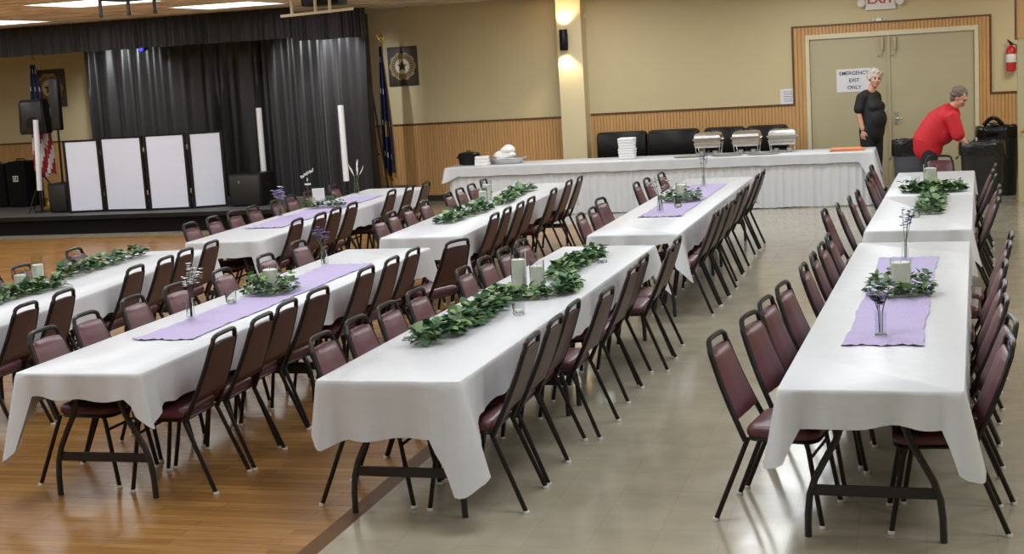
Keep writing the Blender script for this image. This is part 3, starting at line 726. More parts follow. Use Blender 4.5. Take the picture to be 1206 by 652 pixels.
# ------------------------------------------------------------------ buffet
BX0, BX1, BY0, BY1 = -6.80, -.62, 19.95, 20.80
t = thing('buffet_table', 'long white-skirted buffet table along the back wall', 'table', (BX0, BY0, 0))
BL, BD = BX1-BX0, BY1-BY0
MB().box(.01, BL-.01, .01, BD-.01, .70, .735).obj('tabletop', M['tabletop'], t, smooth=False)
for xx in (.3, 2.2, 4.1, BL-.3):
    for yy in (.15, BD-.15): MB().tube([(xx, yy, 0), (xx, yy, .70)], .016).obj('leg', M['tleg'], t)
def pleats(pathlen, z0, z1, amp, pitch, seed, rows=6, top_flat=.3):
    """pleated sheet in local x (0..pathlen), depth -y, between z0 and z1"""
    R = random.Random(seed); xs = []; x = 0
    while x < pathlen:
        p = pitch*R.uniform(.7, 1.35); a = amp*R.uniform(.55, 1.2)
        for k in range(6): xs.append((min(pathlen, x+p*k/6), a*(.5-.5*math.cos(2*PI*k/6))))
        x += p
    xs.append((pathlen, 0)); vs = []; fs = []; n = len(xs)
    for i in range(rows+1):
        f = i/rows; z = z1+(z0-z1)*f; k = top_flat+(1-top_flat)*min(1, f*2.2)
        for xx, yy in xs: vs.append((xx, -yy*k, z+(0 if i < rows else .004*math.sin(xx*9))))
    for i in range(rows): fs += [(i*n+j, i*n+j+1, (i+1)*n+j+1, (i+1)*n+j) for j in range(n-1)]
    return vs, fs
IN = .045
vs, fs = pleats(BL-2*IN, .012, .698, .03, .11, 5); sk = MB().add([(x+IN, y+IN, z) for x, y, z in vs], fs)
v2, f2 = pleats(BD-2*IN, .012, .698, .025, .11, 6); sk.add([(BL-IN-y, x+IN, z) for x, y, z in v2], f2); sk.add([(IN+y, x+IN, z) for x, y, z in v2], f2)
sk.obj('table_skirt', M['skirt'], t, angle=80)
o = drape(BD, BL, .16, .22, .135, (.06, .08, .22, .30), 77, .745, 0, .3).obj('tablecloth', M['cloth'], angle=60)
o.location = (BX0, (BY0+BY1)/2, 0); o.rotation_euler = (0, 0, -PI/2); tag(o, 'long white cloth over the buffet top, overlapping its pleated skirt', 'tablecloth', 'white tablecloths')
BZ = .7475
def chafer(x, y, label, yaw=0):
    t = thing('chafing_dish', label, 'chafing dish', (x, y, BZ), yaw, 'chafing dishes on the buffet')
    W, D = .19, .14
    fr = MB()
    for sx in (-1, 1):
        for sy in (-1, 1):
            MB().tube([(sx*(W-.03), sy*(D-.03), .005), (sx*(W-.015), sy*(D-.015), .12), (sx*W, sy*D, .175)], .006, 6).obj('leg', M['steel'], t)
    for sy in (-1, 1): fr.tube([(-W, sy*D, .175), (W, sy*D, .175)], .006, 6)
    for sx in (-1, 1): fr.tube([(sx*W, -D, .175), (sx*W, D, .175)], .006, 6)
    fr.tube([(-W+.02, 0, .03), (W-.02, 0, .03)], .005, 6)
    fr.obj('stand', M['steel'], t)
    pan = MB(); prof = [(.88, .11), (.94, .13), (1.0, .215), (1.07, .22), (1.07, .228), (.97, .228), (.90, .135)]
    vs = []
    for k, z in prof: vs += [(W*k, D*k, z), (-W*k, D*k, z), (-W*k, -D*k, z), (W*k, -D*k, z)]
    fs = [(0, 1, 2, 3)]
    for i in range(len(prof)-1): fs += [(i*4+j, i*4+(j+1) % 4, i*4+4+(j+1) % 4, i*4+4+j) for j in range(4)]
    e = (len(prof)-1)*4; fs.append((e, e+1, e+2, e+3)); pan.add(vs, fs).obj('water_pan', M['steel'], t, smooth=False)
    lid = MB(); prof = [(1.05, .229), (1.05, .238), (1.0, .25), (.97, .285), (.88, .315), (.6, .328), (.05, .332)]
    vs = []
    for k, z in prof:
        kk = k; vs += [(W*kk, D*kk, z), (-W*kk, D*kk, z), (-W*kk, -D*kk, z), (W*kk, -D*kk, z)]
    fs = [(0, 3, 2, 1)]
    for i in range(len(prof)-1): fs += [(i*4+j, i*4+(j+1) % 4, i*4+4+(j+1) % 4, i*4+4+j) for j in range(4)]
    e = (len(prof)-1)*4; fs.append((e, e+1, e+2, e+3)); l = lid.add(vs, fs).obj('lid', M['steel'], t, smooth=False)
    MB().tube([(-.04, 0, .33), (-.035, 0, .352), (.035, 0, .352), (.04, 0, .33)], .008, 6).obj('lid_handle', M['black'], l)
    for sx in (-1, 1): MB().tube([(sx*W*1.05, -.05, .224), (sx*(W*1.05+.02), -.045, .23), (sx*(W*1.05+.02), .045, .23), (sx*W*1.05, .05, .224)], .006, 6).obj('side_handle', M['steel'], t)
    for sx in (-1, 1): MB().lathe([(.035, .002), (.038, .01), (.038, .055), (.02, .06)], (sx*.09, 0, 0), 14).obj('burner_can', M['foil'], t)
    return t
for px, lb in ((835, 'chafing dish nearest the white foam box stack'), (880, 'chafing dish between two others on the buffet'), (922, 'chafing dish nearest the orange cloth')):
    q = at(px, 178, 20.52); chafer(q.x, 20.52, 'steel '+lb, rnd.uniform(-.06, .06))
def tray(x, y, label):
    o = MB().lathe([(.17, 0), (.20, .003), (.235, .012), (.23, .014), (.19, .006), (.001, .005)], (0, 0, 0), 28, caps=False).obj('serving_tray', M['foil']); o.scale = (1.0, .55, 1); o.location = (x, y, BZ); tag(o, label, 'tray', 'flat trays on the buffet')
for px, nm in ((812, 'first'), (856, 'second'), (899, 'third')):
    q = at(px, 181, 20.22); tray(q.x, 20.22, 'flat foil tray before the chafing dishes, %s from the foam boxes' % nm)
def foam_box(x, y, z, rz, label):
    t = thing('foam_box', label, 'box', (x, y, z), rz, 'white foam boxes')
    MB().box(-.115, .115, -.11, .11, 0, .04, bev=.012).obj('tray', M['foam'], t)
    MB().box(-.118, .118, -.113, .113, .0405, .075, bev=.014).obj('lid', M['foam'], t)
q = at(741, 180, 20.4)
LV = ['bottom', 'second', 'third', 'top']
for k in range(4): foam_box(q.x-.03, 20.42, BZ+k*.0765, .05*((-1)**k), 'white foam takeout box, %s of the buffet stack' % LV[k])
for k in range(2): pass
# left end of the buffet
q = at(553, 190, 20.45)
t = thing('slow_cooker', 'black oval cooker at the left end of the buffet', 'cooker', (q.x, 20.45, BZ), 0)
o = MB().lathe([(.10, 0), (.135, .01), (.145, .12), (.15, .16), (.14, .165), (.13, .16), (.002, .16)], (0, 0, 0), 28).obj('body', M['black'], t); o.scale = (1.15, .9, 1)
o = MB().lathe([(.14, .166), (.13, .18), (.06, .195), (.002, .198)], (0, 0, 0), 28).obj('lid', M['blackvinyl'], t); o.scale = (1.15, .9, 1)
MB().tube([(-.03, 0, .195), (-.02, 0, .215), (.02, 0, .215), (.03, 0, .195)], .007, 6).obj('lid_handle', M['black'], t)
for s in (-1, 1): MB().box(s*.175-.02, s*.175+.02, -.04, .04, .10, .13, bev=.008).obj('side_handle', M['black'], t)
q = at(573, 192, 20.25)
for k in range(3):
    o = MB().box(-.10, .10, -.08, .08, 0, .045, bev=.008).obj('napkin_pack', M['foam']); o.location = (q.x-.05, 20.2, BZ+k*.046); o.rotation_euler = (0, 0, .08*k)
    tag(o, 'white napkin pack beside the black cooker, %s of three' % ('lowest', 'middle', 'uppermost')[k], 'napkins', 'white napkin packs')
q = at(597, 189, 20.42)
t = thing('roasting_pan', 'silver roasting pan of white bread bags near the buffet\'s left end', 'pan', (q.x, 20.42, BZ))
o = MB().lathe([(.17, 0), (.19, .005), (.215, .075), (.235, .08), (.232, .086), (.208, .082), (.18, .012), (.001, .01)], (0, 0, 0), 28, caps=False).obj('body', M['foil'], t); o.scale = (1.25, .75, 1)
for s in (-1, 1): MB().tube([(s*.26, -.05, .08), (s*.31, -.04, .085), (s*.31, .04, .085), (s*.26, .05, .08)], .006, 6).obj('handle', M['steel'], t)
def crumple(mb, c_, r, seed, sc_=(1, 1, 1), mi=0):
    R = random.Random(seed); bm = bmesh.new(); bmesh.ops.create_icosphere(bm, subdivisions=3, radius=1)
    ph = [Vector((R.uniform(-4, 4), R.uniform(-4, 4), R.uniform(-4, 4))) for _ in range(7)]
    for v in bm.verts:
        k = 1+sum(.06*math.sin(v.co.dot(p)+i) for i, p in enumerate(ph)); v.co = Vector((v.co.x*sc_[0], v.co.y*sc_[1], v.co.z*sc_[2]))*r*k
    bm.verts.index_update(); mb.add([v.co+Vector(c_) for v in bm.verts], [[v.index for v in f.verts] for f in bm.faces], mi); bm.free(); return mb
o = crumple(crumple(MB(), (q.x-.03, 20.42, BZ+.125), .125, 3, (1.35, .75, .6)), (q.x+.02, 20.42, BZ+.205), .085, 9, (1.3, .8, .75)).obj('bread_bag', M['foam']); tag(o, 'white bag of bread heaped in the roasting pan', 'bag')
q = at(998, 176, 20.3)
for k in range(3):
    o = MB().box(-.24+.01*k, .24-.02*k, -.17, .17, .001, .011, bev=.004).obj('folded_cloth', M['orange']); o.location = (q.x, 20.33, BZ+k*.0112); o.rotation_euler = (0, 0, .04*(k-1))
    tag(o, 'orange folded cloth at the buffet end by the doors, %s' % ('lowest', 'middle', 'topmost')[k], 'cloth', 'orange folded cloths')
# black vinyl settees behind the buffet
def settee(x0, x1, y, label, top):
    t = thing('vinyl_settee', label, 'seat', ((x0+x1)/2, y, 0), 0, 'black settees behind the buffet'); w = x1-x0
    MB().box(-w/2, w/2, -.28, .33, .12, .30, bev=.03).obj('base', M['blackvinyl'], t)
    for s in (-1, 1): MB().box(min(0, s*w/2)+.008, max(0, s*w/2)-.008, -.30, .22, .301, .44, bev=.035).obj('seat_cushion', M['blackvinyl'], t)
    for s in (-1, 1):
        MB().box(min(0, s*w/2)+.008, max(0, s*w/2)-.008, .16, .36, .442, top, bev=.06).obj('back_cushion', M['blackvinyl'], t)
    for sx in (-1, 1):
        for sy in (-.22, .27): MB().tube([(sx*(w/2-.06), sy, 0), (sx*(w/2-.06), sy, .12)], .02).obj('foot', M['black'], t)
settee(-4.98, -3.32, 21.95, 'black vinyl settee behind the foam boxes', 1.05)
settee(-3.26, -1.95, 21.95, 'black vinyl settee behind the chafing dishes', 1.05)

# ------------------------------------------------------------------ stage
SZ = .29; SY = 19.17; SX1 = -8.25
st = MB().box(XL+.01, SX1, SY+.04, WB-.03, 0, SZ-.02).obj('stage', M['stageblack'], smooth=False); struct(st)
MB().box(XL+.01, SX1+.02, SY, WB-.03, SZ-.02, SZ).obj('stage_deck', M['stagetop'], st, smooth=False)
MB().box(XL+.01, SX1+.03, SY-.02, SY, SZ-.06, SZ+.004).obj('stage_nosing', M['black'], st, smooth=False)
def drape_wall(name, x0, x1, y, z0, z1, amp, pitch, seed, mt, label, cat, rows=8, top_flat=.5, y1=None):
    L = math.hypot(x1-x0, (y1-y) if y1 is not None else 0)
    vs, fs = pleats(L, z0, z1, amp, pitch, seed, rows, top_flat)
    vb = [(x, yy+.012, z) for x, yy, z in vs]; k = len(vs)
    o = MB().add(vs+vb, fs+[tuple(k+i for i in reversed(f)) for f in fs]).obj(name, mt, angle=80)
    o.location = (x0, y, 0)
    if y1 is not None: o.rotation_euler = (0, 0, math.atan2(y1-y, x1-x0))
    return tag(o, label, cat)
drape_wall('stage_curtain', -13.75, -10.2, 21.6, SZ+.01, 3.1, .16, .30, 1, M['drape'], 'black pleated curtain behind the four white panels', 'curtain')
drape_wall('stage_curtain', -10.15, -9.0, 21.2, SZ+.01, 3.1, .15, .24, 2, M['drape'], 'black pleated curtain behind the left upright light tube', 'curtain')
drape_wall('stage_curtain', -8.95, -8.06, 20.6, SZ+.01, 3.1, .15, .30, 3, M['drape'], 'black pleated curtain at the stage\'s right end beside the blue flag', 'curtain', y1=20.45)
drape_wall('stage_valance', XL+.05, -8.86, 19.45, 2.79, 3.235, .075, .17, 4, M['valance'], 'long black gathered valance along the stage front', 'valance', 6, .3)
drape_wall('stage_valance', -8.84, -7.68, 19.40, 2.735, 3.15, .03, .055, 5, M['valance'], 'short finely pleated black valance at the stage\'s right end', 'valance', 6, .9)
# panel facade: one folding screen
sp = [gz(82, 250, SZ), gz(126, 249.5, SZ), gz(177, 248.5, SZ), gz(228, 246, SZ), gz(268, 243, SZ)]
sy = [19.62, 19.70, 19.62, 19.70, 19.92]
sx = [at(px, py, y).x for (px, py), y in zip(((81, 240), (125, 240), (176, 240), (227, 240), (270, 240)), sy)]
zt = [1.44, 1.46, 1.47, 1.47, 1.46]
t = thing('folding_screen', 'white four-panel folding screen with black frames on the stage', 'screen', (sx[0], sy[0], SZ))
b0 = Vector((sx[0], sy[0], SZ))
for i in range(4):
    a = Vector((sx[i], sy[i], SZ))-b0; b = Vector((sx[i+1], sy[i+1], SZ))-b0; d = (b-a).normalized(); nrm = Vector((d.y, -d.x, 0)); L = (b-a).length; H = zt[i]-SZ
    a2 = a+d*.012; L -= .024; f = MB(); up_ = Vector((0, 0, 1))
    for (u0, u1, z0, z1) in ((0, .042, 0, H), (L-.042, L, 0, H), (.042, L-.042, 0, .035), (.042, L-.042, H-.03, H)):
        f.prism([(u0, z0), (u1, z0), (u1, z1), (u0, z1)], a2, d, up_, nrm, .03)
    fr = f.obj('panel_frame', M['black'], t, smooth=False)
    MB().prism([(.04, .03), (L-.04, .03), (L-.04, H-.025), (.04, H-.025)], a2+nrm*.012, d, up_, nrm, .012).obj('white_scrim', M['scrim'], fr, smooth=False)
    for z in (.25, H-.25):
        if i < 3: MB().box(b.x-.012, b.x+.012, b.y-.02, b.y+.014, z, z+.07).obj('hinge', M['steel'], fr, smooth=False)
# subwoofer right of the screen
def speaker_box(name, label, x0, x1, y0, y1, z0, z1, cat='speaker', group=None):
    t = thing(name, label, cat, ((x0+x1)/2, y0, z0), 0, group); w = (x1-x0)/2; d = y1-y0; h = z1-z0
    MB().box(-w, w, 0, d, 0.008, h, bev=.012).obj('cabinet', M['black'], t)
    MB().box(-w+.025, w-.025, -.012, -.001, .03, h-.03, bev=.004).obj('grille', M['binblack'], t)
    for sx_ in (-1, 1):
        MB().box(sx_*w-.012, sx_*w+.004 if sx_ > 0 else sx_*w+.012, d*.4, d*.6, h*.6, h*.7).obj('side_handle', M['binblack'], t, smooth=False)
        for yy in (.04, d-.04): MB().lathe([(.02, 0), (.02, .008)], (sx_*(w-.05), yy, 0), 10).obj('rubber_foot', M['black'], t)
    return t
yb = 19.75
t = speaker_box('subwoofer', 'black subwoofer box right of the white panels', at(270, 225, yb).x, at(308, 225, yb).x, yb, yb+.5, SZ, SZ+.50)
MB().box(-.10, -.085, -.016, -.0125, .36, .40).obj('badge', M['steel'], t, smooth=False)
# upright white light tubes
def light_tube(px0, py0, px1, py1, Y, label, base=SZ):
    a = at(px1, py1, Y); b = at(px0, py0, Y); t = thing('light_tube', label, 'light tube', (a.x, Y, base), 0, 'upright white light tubes')
    z0 = a.z-base; z1 = b.z-base
    MB().lathe([(.13, 0), (.13, .012), (.03, .02)], (0, 0, 0), 18).obj('base', M['black'], t)
    MB().tube([(0, 0, .018), (0, 0, z0)], .022, 8).obj('stand', M['black'], t)
    MB().tube([(0, 0, z0), (b.x-a.x, 0, z1)], .045, 14).obj('tube', M['tube'], t)
light_tube(304.5, 127, 312, 219, 20.45, 'upright white light tube between subwoofer and middle curtain')
light_tube(401, 124, 408, 213, 20.0, 'upright white light tube before the rightmost stage curtain')
light_tube(42, 141, 47, 224, 19.95, 'upright white light tube leaning by the striped flag')
# left PA gear
ys = 19.72
t = speaker_box('subwoofer', 'black subwoofer box under the slim column speaker', at(57, 230, ys).x, at(79, 230, ys).x, ys, ys+.42, SZ, SZ+.47)
cx = at(70, 180, ys+.2).x
t = thing('column_speaker', 'slim black column speaker on pole above its subwoofer', 'speaker', (cx, ys+.2, SZ+.471))
MB().tube([(0, 0, 0), (0, 0, .86)], .018).obj('pole', M['black'], t)
c0 = at(63, 125, ys+.2)
MB().box(-.075, .075, -.08, .08, .84, 1.68, bev=.015).obj('cabinet', M['black'], t); MB().box(-.06, .06, -.092, -.081, .87, 1.65, bev=.004).obj('grille', M['binblack'], t)
t.rotation_euler = (0, .02, .3)
ysp = 20.15; q0 = at(41, 138, ysp); qb = gz(49, 246, SZ)
t = thing('tripod_speaker_stand', 'black tripod stand under the left stage speaker', 'speaker stand', (q0.x, ysp, SZ))
MB().tube([(0, 0, .06), (0, 0, q0.z-SZ-.27)], .018).obj('pole', M['black'], t)
MB().lathe([(.03, .55), (.035, .56), (.035, .62), (.03, .63)], (0, 0, 0), 12).obj('collar', M['binblack'], t)
for k in range(3):
    a = 2*PI*k/3+.5; l = MB().tube([(.03*math.cos(a), .03*math.sin(a), .58), (.42*math.cos(a), .42*math.sin(a), .012)], .011).obj('leg', M['black'], t)
    MB().ball((.42*math.cos(a), .42*math.sin(a), .012), .014, 8).obj('rubber_foot', M['binblack'], l)
t = thing('loudspeaker', 'black loudspeaker on tripod at the stage\'s left end', 'speaker', (q0.x, ysp, q0.z-.27), .25)
MB().prism([(-.20, 0), (.20, 0), (.22, .05), (.19, .52), (.15, .56), (-.15, .56), (-.19, .52), (-.22, .05)], (0, .16, 0), (1, 0, 0), (0, 0, 1), (0, -1, 0), .30).obj('cabinet', M['black'], t, smooth=False)
MB().box(-.165, .165, -.152, -.141, .05, .52, bev=.004).obj('grille', M['binblack'], t)
MB().lathe([(.06, 0), (.10, .012), (.10, .016)], (0, 0, 0), 18).obj('woofer_ring', M['blackvinyl'], t).matrix_local = Matrix.Translation((0, -.153, .18)) @ Matrix.Rotation(PI/2, 4, 'X')
def covered_speaker(x0, x1, y, h, label, mark):
    t = thing('covered_speaker', label, 'speaker', ((x0+x1)/2, y, SZ), 0, 'covered black speakers'); w = (x1-x0)/2
    MB().box(-w, w, 0, .42, 0, h, bev=.05).obj('cover', M['stageblack'], t)
    MB().tube([(-.09, .2, h-.005), (-.07, .2, h+.035), (.07, .2, h+.035), (.09, .2, h-.005)], .012, 6).obj('strap', M['black'], t)
    if mark:
        g = MB()
        for a, b, c_, d in ((-.05, .05, .44, .452), (-.05, .05, .528, .54), (-.05, -.038, .44, .54), (.038, .05, .44, .54), (-.02, -.008, .46, .52), (-.008, .02, .46, .47), (-.008, .014, .485, .495), (-.008, .02, .51, .52)): g.box(a, b, -.006, -.0015, c_, d)
        g.obj('square_mark', M['white'], t, smooth=False)
yc = 20.9
covered_speaker(at(8, 215, yc).x-.02, at(31, 215, yc).x, yc, .78, 'black covered speaker with square white mark at the stage\'s left', True)
covered_speaker(at(-26, 215, yc).x, at(7, 215, yc).x-.06, yc+.05, .74, 'black covered speaker cut by the left photo edge', False)
# blue LED spot at the valance
q = at(173, 56, 21.2); t = thing('stage_spotlight', 'small spotlight with blue glow under the valance', 'spotlight', (q.x, 21.15, q.z))
MB().tube([(0, 0, 0), (0, -.14, -.02)], [.05, .06], 12).obj('housing', M['black'], t); MB().lathe([(.045, 0), (.04, .004)], (0, 0, 0), 12).obj('lens', M['blueled'], t).matrix_local = Matrix.Translation((0, -.142, -.02)) @ Matrix.Rotation(PI/2, 4, 'X')
MB().tube([(0, 0, .04), (0, 0, 2.79-q.z+.35)], .012, 6).obj('hanger', M['black'], t)

for x_, y_, tx, ty in ((-12.6, 20.0, -12.9, 21.5), (-9.3, 19.75, -9.2, 21.2), (-8.6, 19.7, -8.6, 20.7)):
    l = bpy.data.lights.new('stage_lamp', 'SPOT'); l.energy = 170; l.color = (.95, .97, 1); l.spot_size = math.radians(75); l.spot_blend = .6; l.shadow_soft_size = .08
    o = bpy.data.objects.new('stage_lamp', l); C.objects.link(o); o.location = (x_, y_, 3.1); d_ = Vector((tx-x_, ty-y_, -1.2)); o.rotation_euler = d_.to_track_quat('-Z', 'Y').to_euler()
# ------------------------------------------------------------------ flags, easel, plaques
def flag(px, py, Y, base_z, label, kind, ztop):
    q = at(px, py, Y); t = thing('flag', label, 'flag', (q.x, Y, base_z), 0); H = ztop-base_z
    MB().lathe([(.14, 0), (.15, .01), (.13, .03), (.04, .06), (.03, .12)], (0, 0, 0), 20).obj('base', M['gold'], t)
    MB().tube([(0, 0, .05), (0, 0, H)], .014, 10).obj('pole', M['gold'] if kind == 'us' else M['darkoak'], t)
    if kind == 'us': MB().ball((0, 0, H+.03), .035, 10).tube([(0, 0, H+.05), (0, 0, H+.14)], [.02, .002], 8).obj('finial', M['gold'], t)
    else:
        e = MB().ball((0, 0, H+.02), .03, 10).ball((0, 0, H+.085), .035, 10, sc_=(1, .8, 1.5)).ball((.012, -.01, H+.145), .018, 8)
        for s in (-1, 1): e.prism([(0, .05), (s*.05, .10), (s*.085, .17), (s*.06, .09), (s*.03, .04)], (0, -.008, H), (1, 0, 0), (0, 0, 1), (0, 1, 0), .016)
        e.obj('eagle_finial', M['gold'], t)
    # draped cloth: folds wrap beside the pole, widening downward
    nz, nx = 26, 25; z1 = H-.05; z0 = H-1.80 if kind == 'us' else H-2.18
    vs = []; fs = []; mi = []
    for i in range(nz):
        f = i/(nz-1); w = .07+.20*math.sin(min(1, f*1.15)*PI*.55)
        for j in range(nx):
            u = j/(nx-1); x = -.02+(u-.38)*w*(1.25 if kind == 'us' else .72)
            vs.append((x, -.035-.045*math.sin(u*5*PI+f*1.5)*(.35+f), z1+(z0-z1)*f - .10*u*f + .05*math.sin(u*9)*f*(f > .9)))
    for i in range(nz-1):
        for j in range(nx-1):
            fs.append((i*nx+j, i*nx+j+1, (i+1)*nx+j+1, (i+1)*nx+j)); f = i/(nz-1); u = j/(nx-1)
            if kind == 'us':
                mi.append(2 if f < .5 and not (i % 4 == 1 and j % 5 == 2) else (1 if f < .5 else int((f*1.2+u*1.4)*6) % 2))
            else: mi.append(1 if (j in (0, nx-2) or i == nz-2) else (1 if (.52 < f < .68 and 9 < j < 14) else (2 if i % 6 == 2 and j % 8 == 3 else 0)))
    mb = MB(); mb.v = vs; mb.f = fs; mb.mi = mi
    k = len(vs); mb.v = vs+[(x, y+.006, z) for x, y, z in vs]; mb.f = fs+[tuple(k+a for a in reversed(f)) for f in fs]; mb.mi = mi+mi
    mb.obj('flag_cloth', [M['flagred'], M['flagwhite'], M['flagblue']] if kind == 'us' else [M['flagblue'], M['gold'], M['flagwhite']], t, angle=80)
    return t
flag(47, 140, 20.55, SZ, 'red white and blue striped flag on pole at the stage\'s left end', 'us', 2.72)
flag(455, 130, 22.1, 0, 'navy flag with gold fringe and eagle finial by the wall', 'blue', 2.68)
YE = 20.75; qe = at(441, 160, YE); t = thing('easel_stand', 'tall thin black tripod stand between curtain and navy flag', 'stand', (qe.x, YE, 0))
apex = Vector((at(436, 101, YE).x-qe.x, 0, at(436, 101, YE).z))
for dx, dy in ((-.04, .0), (.10, -.12), (.08, .32)): MB().tube([apex+Vector((dx*.08, dy*.08, -.01)), (dx, dy, .01)], .014, 8).obj('leg', M['black'], t)
MB().ball(apex, .03, 10).obj('apex_joint', M['black'], t); MB().tube([(apex.x*.6-.02, -.07, .95), (apex.x*.6+.10, -.07, .95)], .012).obj('ledge', M['black'], t)
def plaque(px0, py0, px1, py1, label):
    a = at(px0, py0, WB); b = at(px1, py1, WB); w = (b.x-a.x)/2; h = (a.z-b.z)/2
    t = thing('wall_plaque', label, 'plaque', ((a.x+b.x)/2, WB-.001, (a.z+b.z)/2), 0, 'square star plaques')
    MB().box(-w, w, -.03, 0, -h, h, bev=.006).obj('board', M['plaque'], t)
    g = MB(); r = min(w, h)*.86
    g.prism([(r*(1+.05*math.cos(10*2*PI*i/60))*math.cos(2*PI*i/60), r*(1+.05*math.cos(10*2*PI*i/60))*math.sin(2*PI*i/60)) for i in range(60)], (0, -.0305, 0), (1, 0, 0), (0, 0, 1), (0, -1, 0), .012).obj('gold_ring', M['goldp'], t, smooth=False)
    lt = MB()
    for i in range(26):
        if i in (6, 7, 19, 20): continue
        a_ = 2*PI*i/26; cx_, cz_ = math.cos(a_), math.sin(a_); rr = r*.74
        lt.prism([(-.012, -.03), (.012, -.03), (.012, .03), (-.012, .03)], (rr*cx_, -.0427, rr*cz_), (-cz_, 0, cx_), (cx_, 0, cz_), (0, -1, 0), .003)
    lt.obj('lettering', M['plaque'], t, smooth=False)
    MB().prism([(r*.54*math.cos(2*PI*i/40), r*.54*math.sin(2*PI*i/40)) for i in range(40)], (0, -.0427, 0), (1, 0, 0), (0, 0, 1), (0, -1, 0), .006).obj('cream_disc', M['cream'], t, smooth=False)
    MB().prism([((r*.43 if i % 2 == 0 else r*.18)*math.sin(2*PI*i/10), (r*.43 if i % 2 == 0 else r*.18)*math.cos(2*PI*i/10)) for i in range(10)], (0, -.049, 0), (1, 0, 0), (0, 0, 1), (0, -1, 0), .005).obj('star', M['plaque'], t, smooth=False)
plaque(456, 56, 494, 100, 'square star plaque on the tan wall beside the navy flag')
plaque(40, 83, 80, 125, 'square star plaque behind the striped flag and column speaker')

# ------------------------------------------------------------------ things on the back wall
def wall_sign(px0, py0, px1, py1, name, label, cat, y=WB, th=.006, mt='paper'):
    a = at(px0, py0, y); b = at(px1, py1, y); t = thing(name, label, cat, ((a.x+b.x)/2, y, (a.z+b.z)/2)); w = (b.x-a.x)/2; h = (a.z-b.z)/2
    MB().box(-w, w, -th, -.0005, -h, h).obj('board', M[mt], t, smooth=False); return t, w, h
t, w, h = wall_sign(985, 82, 1027, 107, 'emergency_sign', 'white EMERGENCY EXIT ONLY sign on the left door leaf', 'sign', WB+.009)
for k, s in enumerate(('EMERGENCY', 'EXIT', 'ONLY')): text_mesh(s, .078, M['navy'], 'lettering', t, (0, -.0075, h*.62-k*h*.62), bold=.0006)
t, w, h = wall_sign(919, 105, 943, 123, 'paper_notice', 'white paper notice on the wall left of the doors', 'notice', WB-.001, .003)
ln = MB()
for k in range(5): ln.box(-w*.7, w*(.2+.1*(k % 3)), -.0042, -.0032, h*.6-k*h*.28, h*.6-k*h*.28+.008)
ln.obj('printed_lines', M['bingrey'], t, smooth=False)
a = at(1019, -10, WB); b = at(1055, 10, WB)
t = thing('exit_sign', 'white EXIT sign with red letters above the doors', 'sign', ((a.x+b.x)/2, WB, (a.z+b.z)/2))
w = (b.x-a.x)/2; h = (a.z-b.z)/2
MB().box(-w, w, -.06, -.001, -h, h, bev=.006).obj('housing', M['white'], t)
text_mesh('EXIT', .19, M['red'], 'lettering', t, (0, -.0625, 0.01), bold=.004)
for s in (-1, 1):
    MB().tube([(s*w, -.03, -.02), (s*(w+.05), -.04, -.02)], .012).obj('lamp_arm', M['white'], t)
    o = MB().lathe([(.03, 0), (.055, .03), (.06, .07), (.05, .075), (.002, .07)], (0, 0, 0), 18).obj('lamp_head', M['white'], t); o.matrix_local = Matrix.Translation((s*(w+.06), -.03, -.03)) @ Matrix.Rotation(PI/2, 4, 'X')
q = at(1035, 24, WB); t = thing('door_alarm', 'small white alarm box above the wooden door trim', 'alarm', (q.x, WB-.03, 2.5255))
MB().box(-.05, .05, -.02, .029, 0, .05, bev=.005).obj('case', M['white'], t)
for s in (-1, 1): MB().box(s*.075-.012, s*.075+.012, -.01, .025, 0.008, .042, bev=.004).obj('side_cap', M['white'], t)
q = at(1191, 66, WB-.11); t = thing('fire_extinguisher', 'red fire extinguisher with white band hung beyond the doors', 'fire extinguisher', (q.x, WB-.09, q.z-.22))
MB().lathe([(.06, 0), (.072, .012), (.073, .30), (.06, .345), (.028, .37), (.026, .385)], (0, 0, 0), 22).obj('cylinder', M['red'], t)
MB().lathe([(.0742, .13), (.0746, .131), (.0746, .25), (.0742, .251)], (0, 0, 0), 22, caps=False).obj('label_band', M['white'], t)
MB().lathe([(.026, .385), (.026, .41), (.018, .42)], (0, 0, 0), 14).tube([(0, 0, .415), (-.05, -.02, .43)], .009, 6).tube([(0, 0, .42), (-.055, -.02, .465)], .008, 6).obj('valve', M['black'], t)
MB().tube([(.02, 0, .40), (.07, -.02, .38), (.085, -.02, .28), (.084, -.02, .16)], .009, 8).obj('hose', M['black'], t)
MB().box(-.02, .02, .07, .0885, .05, .36).obj('bracket', M['steel'], t, smooth=False)
q = at(665.5, 47, WB-.32); t = thing('wall_sconce', 'black up-and-down sconce on the pilaster', 'wall lamp', (q.x, WB-.3205, q.z))
MB().box(-.05, .05, -.03, -.0005, -.10, .10, bev=.004).obj('back_plate', M['black'], t)
MB().lathe([(.062, -.165), (.066, -.16), (.066, .16), (.062, .165), (.055, .16), (.055, -.16), (.062, -.165)], (0, -.10, 0), 22, caps=False).obj('cylinder', M['black'], t)
MB().lathe([(.054, -.01), (.054, .01)], (0, -.10, 0), 22).obj('divider', M['black'], t)
for s in (-1, 1):
    MB().lathe([(.002, s*.13), (.045, s*.13), (.045, s*.135), (.002, s*.135)], (0, -.10, 0), 18, caps=False).obj('bulb', M['emitwarm'], t)
    l = bpy.data.lights.new('sconce_lamp', 'SPOT'); l.energy = 26; l.color = (1, .80, .50); l.spot_size = math.radians(110); l.spot_blend = .5; l.shadow_soft_size = .04
    o = bpy.data.objects.new('sconce_lamp', l); C.objects.link(o); o.location = (q.x, WB-.42, q.z+s*.19); o.rotation_euler = (PI if s > 0 else 0, 0, 0)
q = at(686, 18, WB); t = thing('security_camera', 'small white camera on the wall right of the pilaster', 'camera', (q.x, WB, q.z))
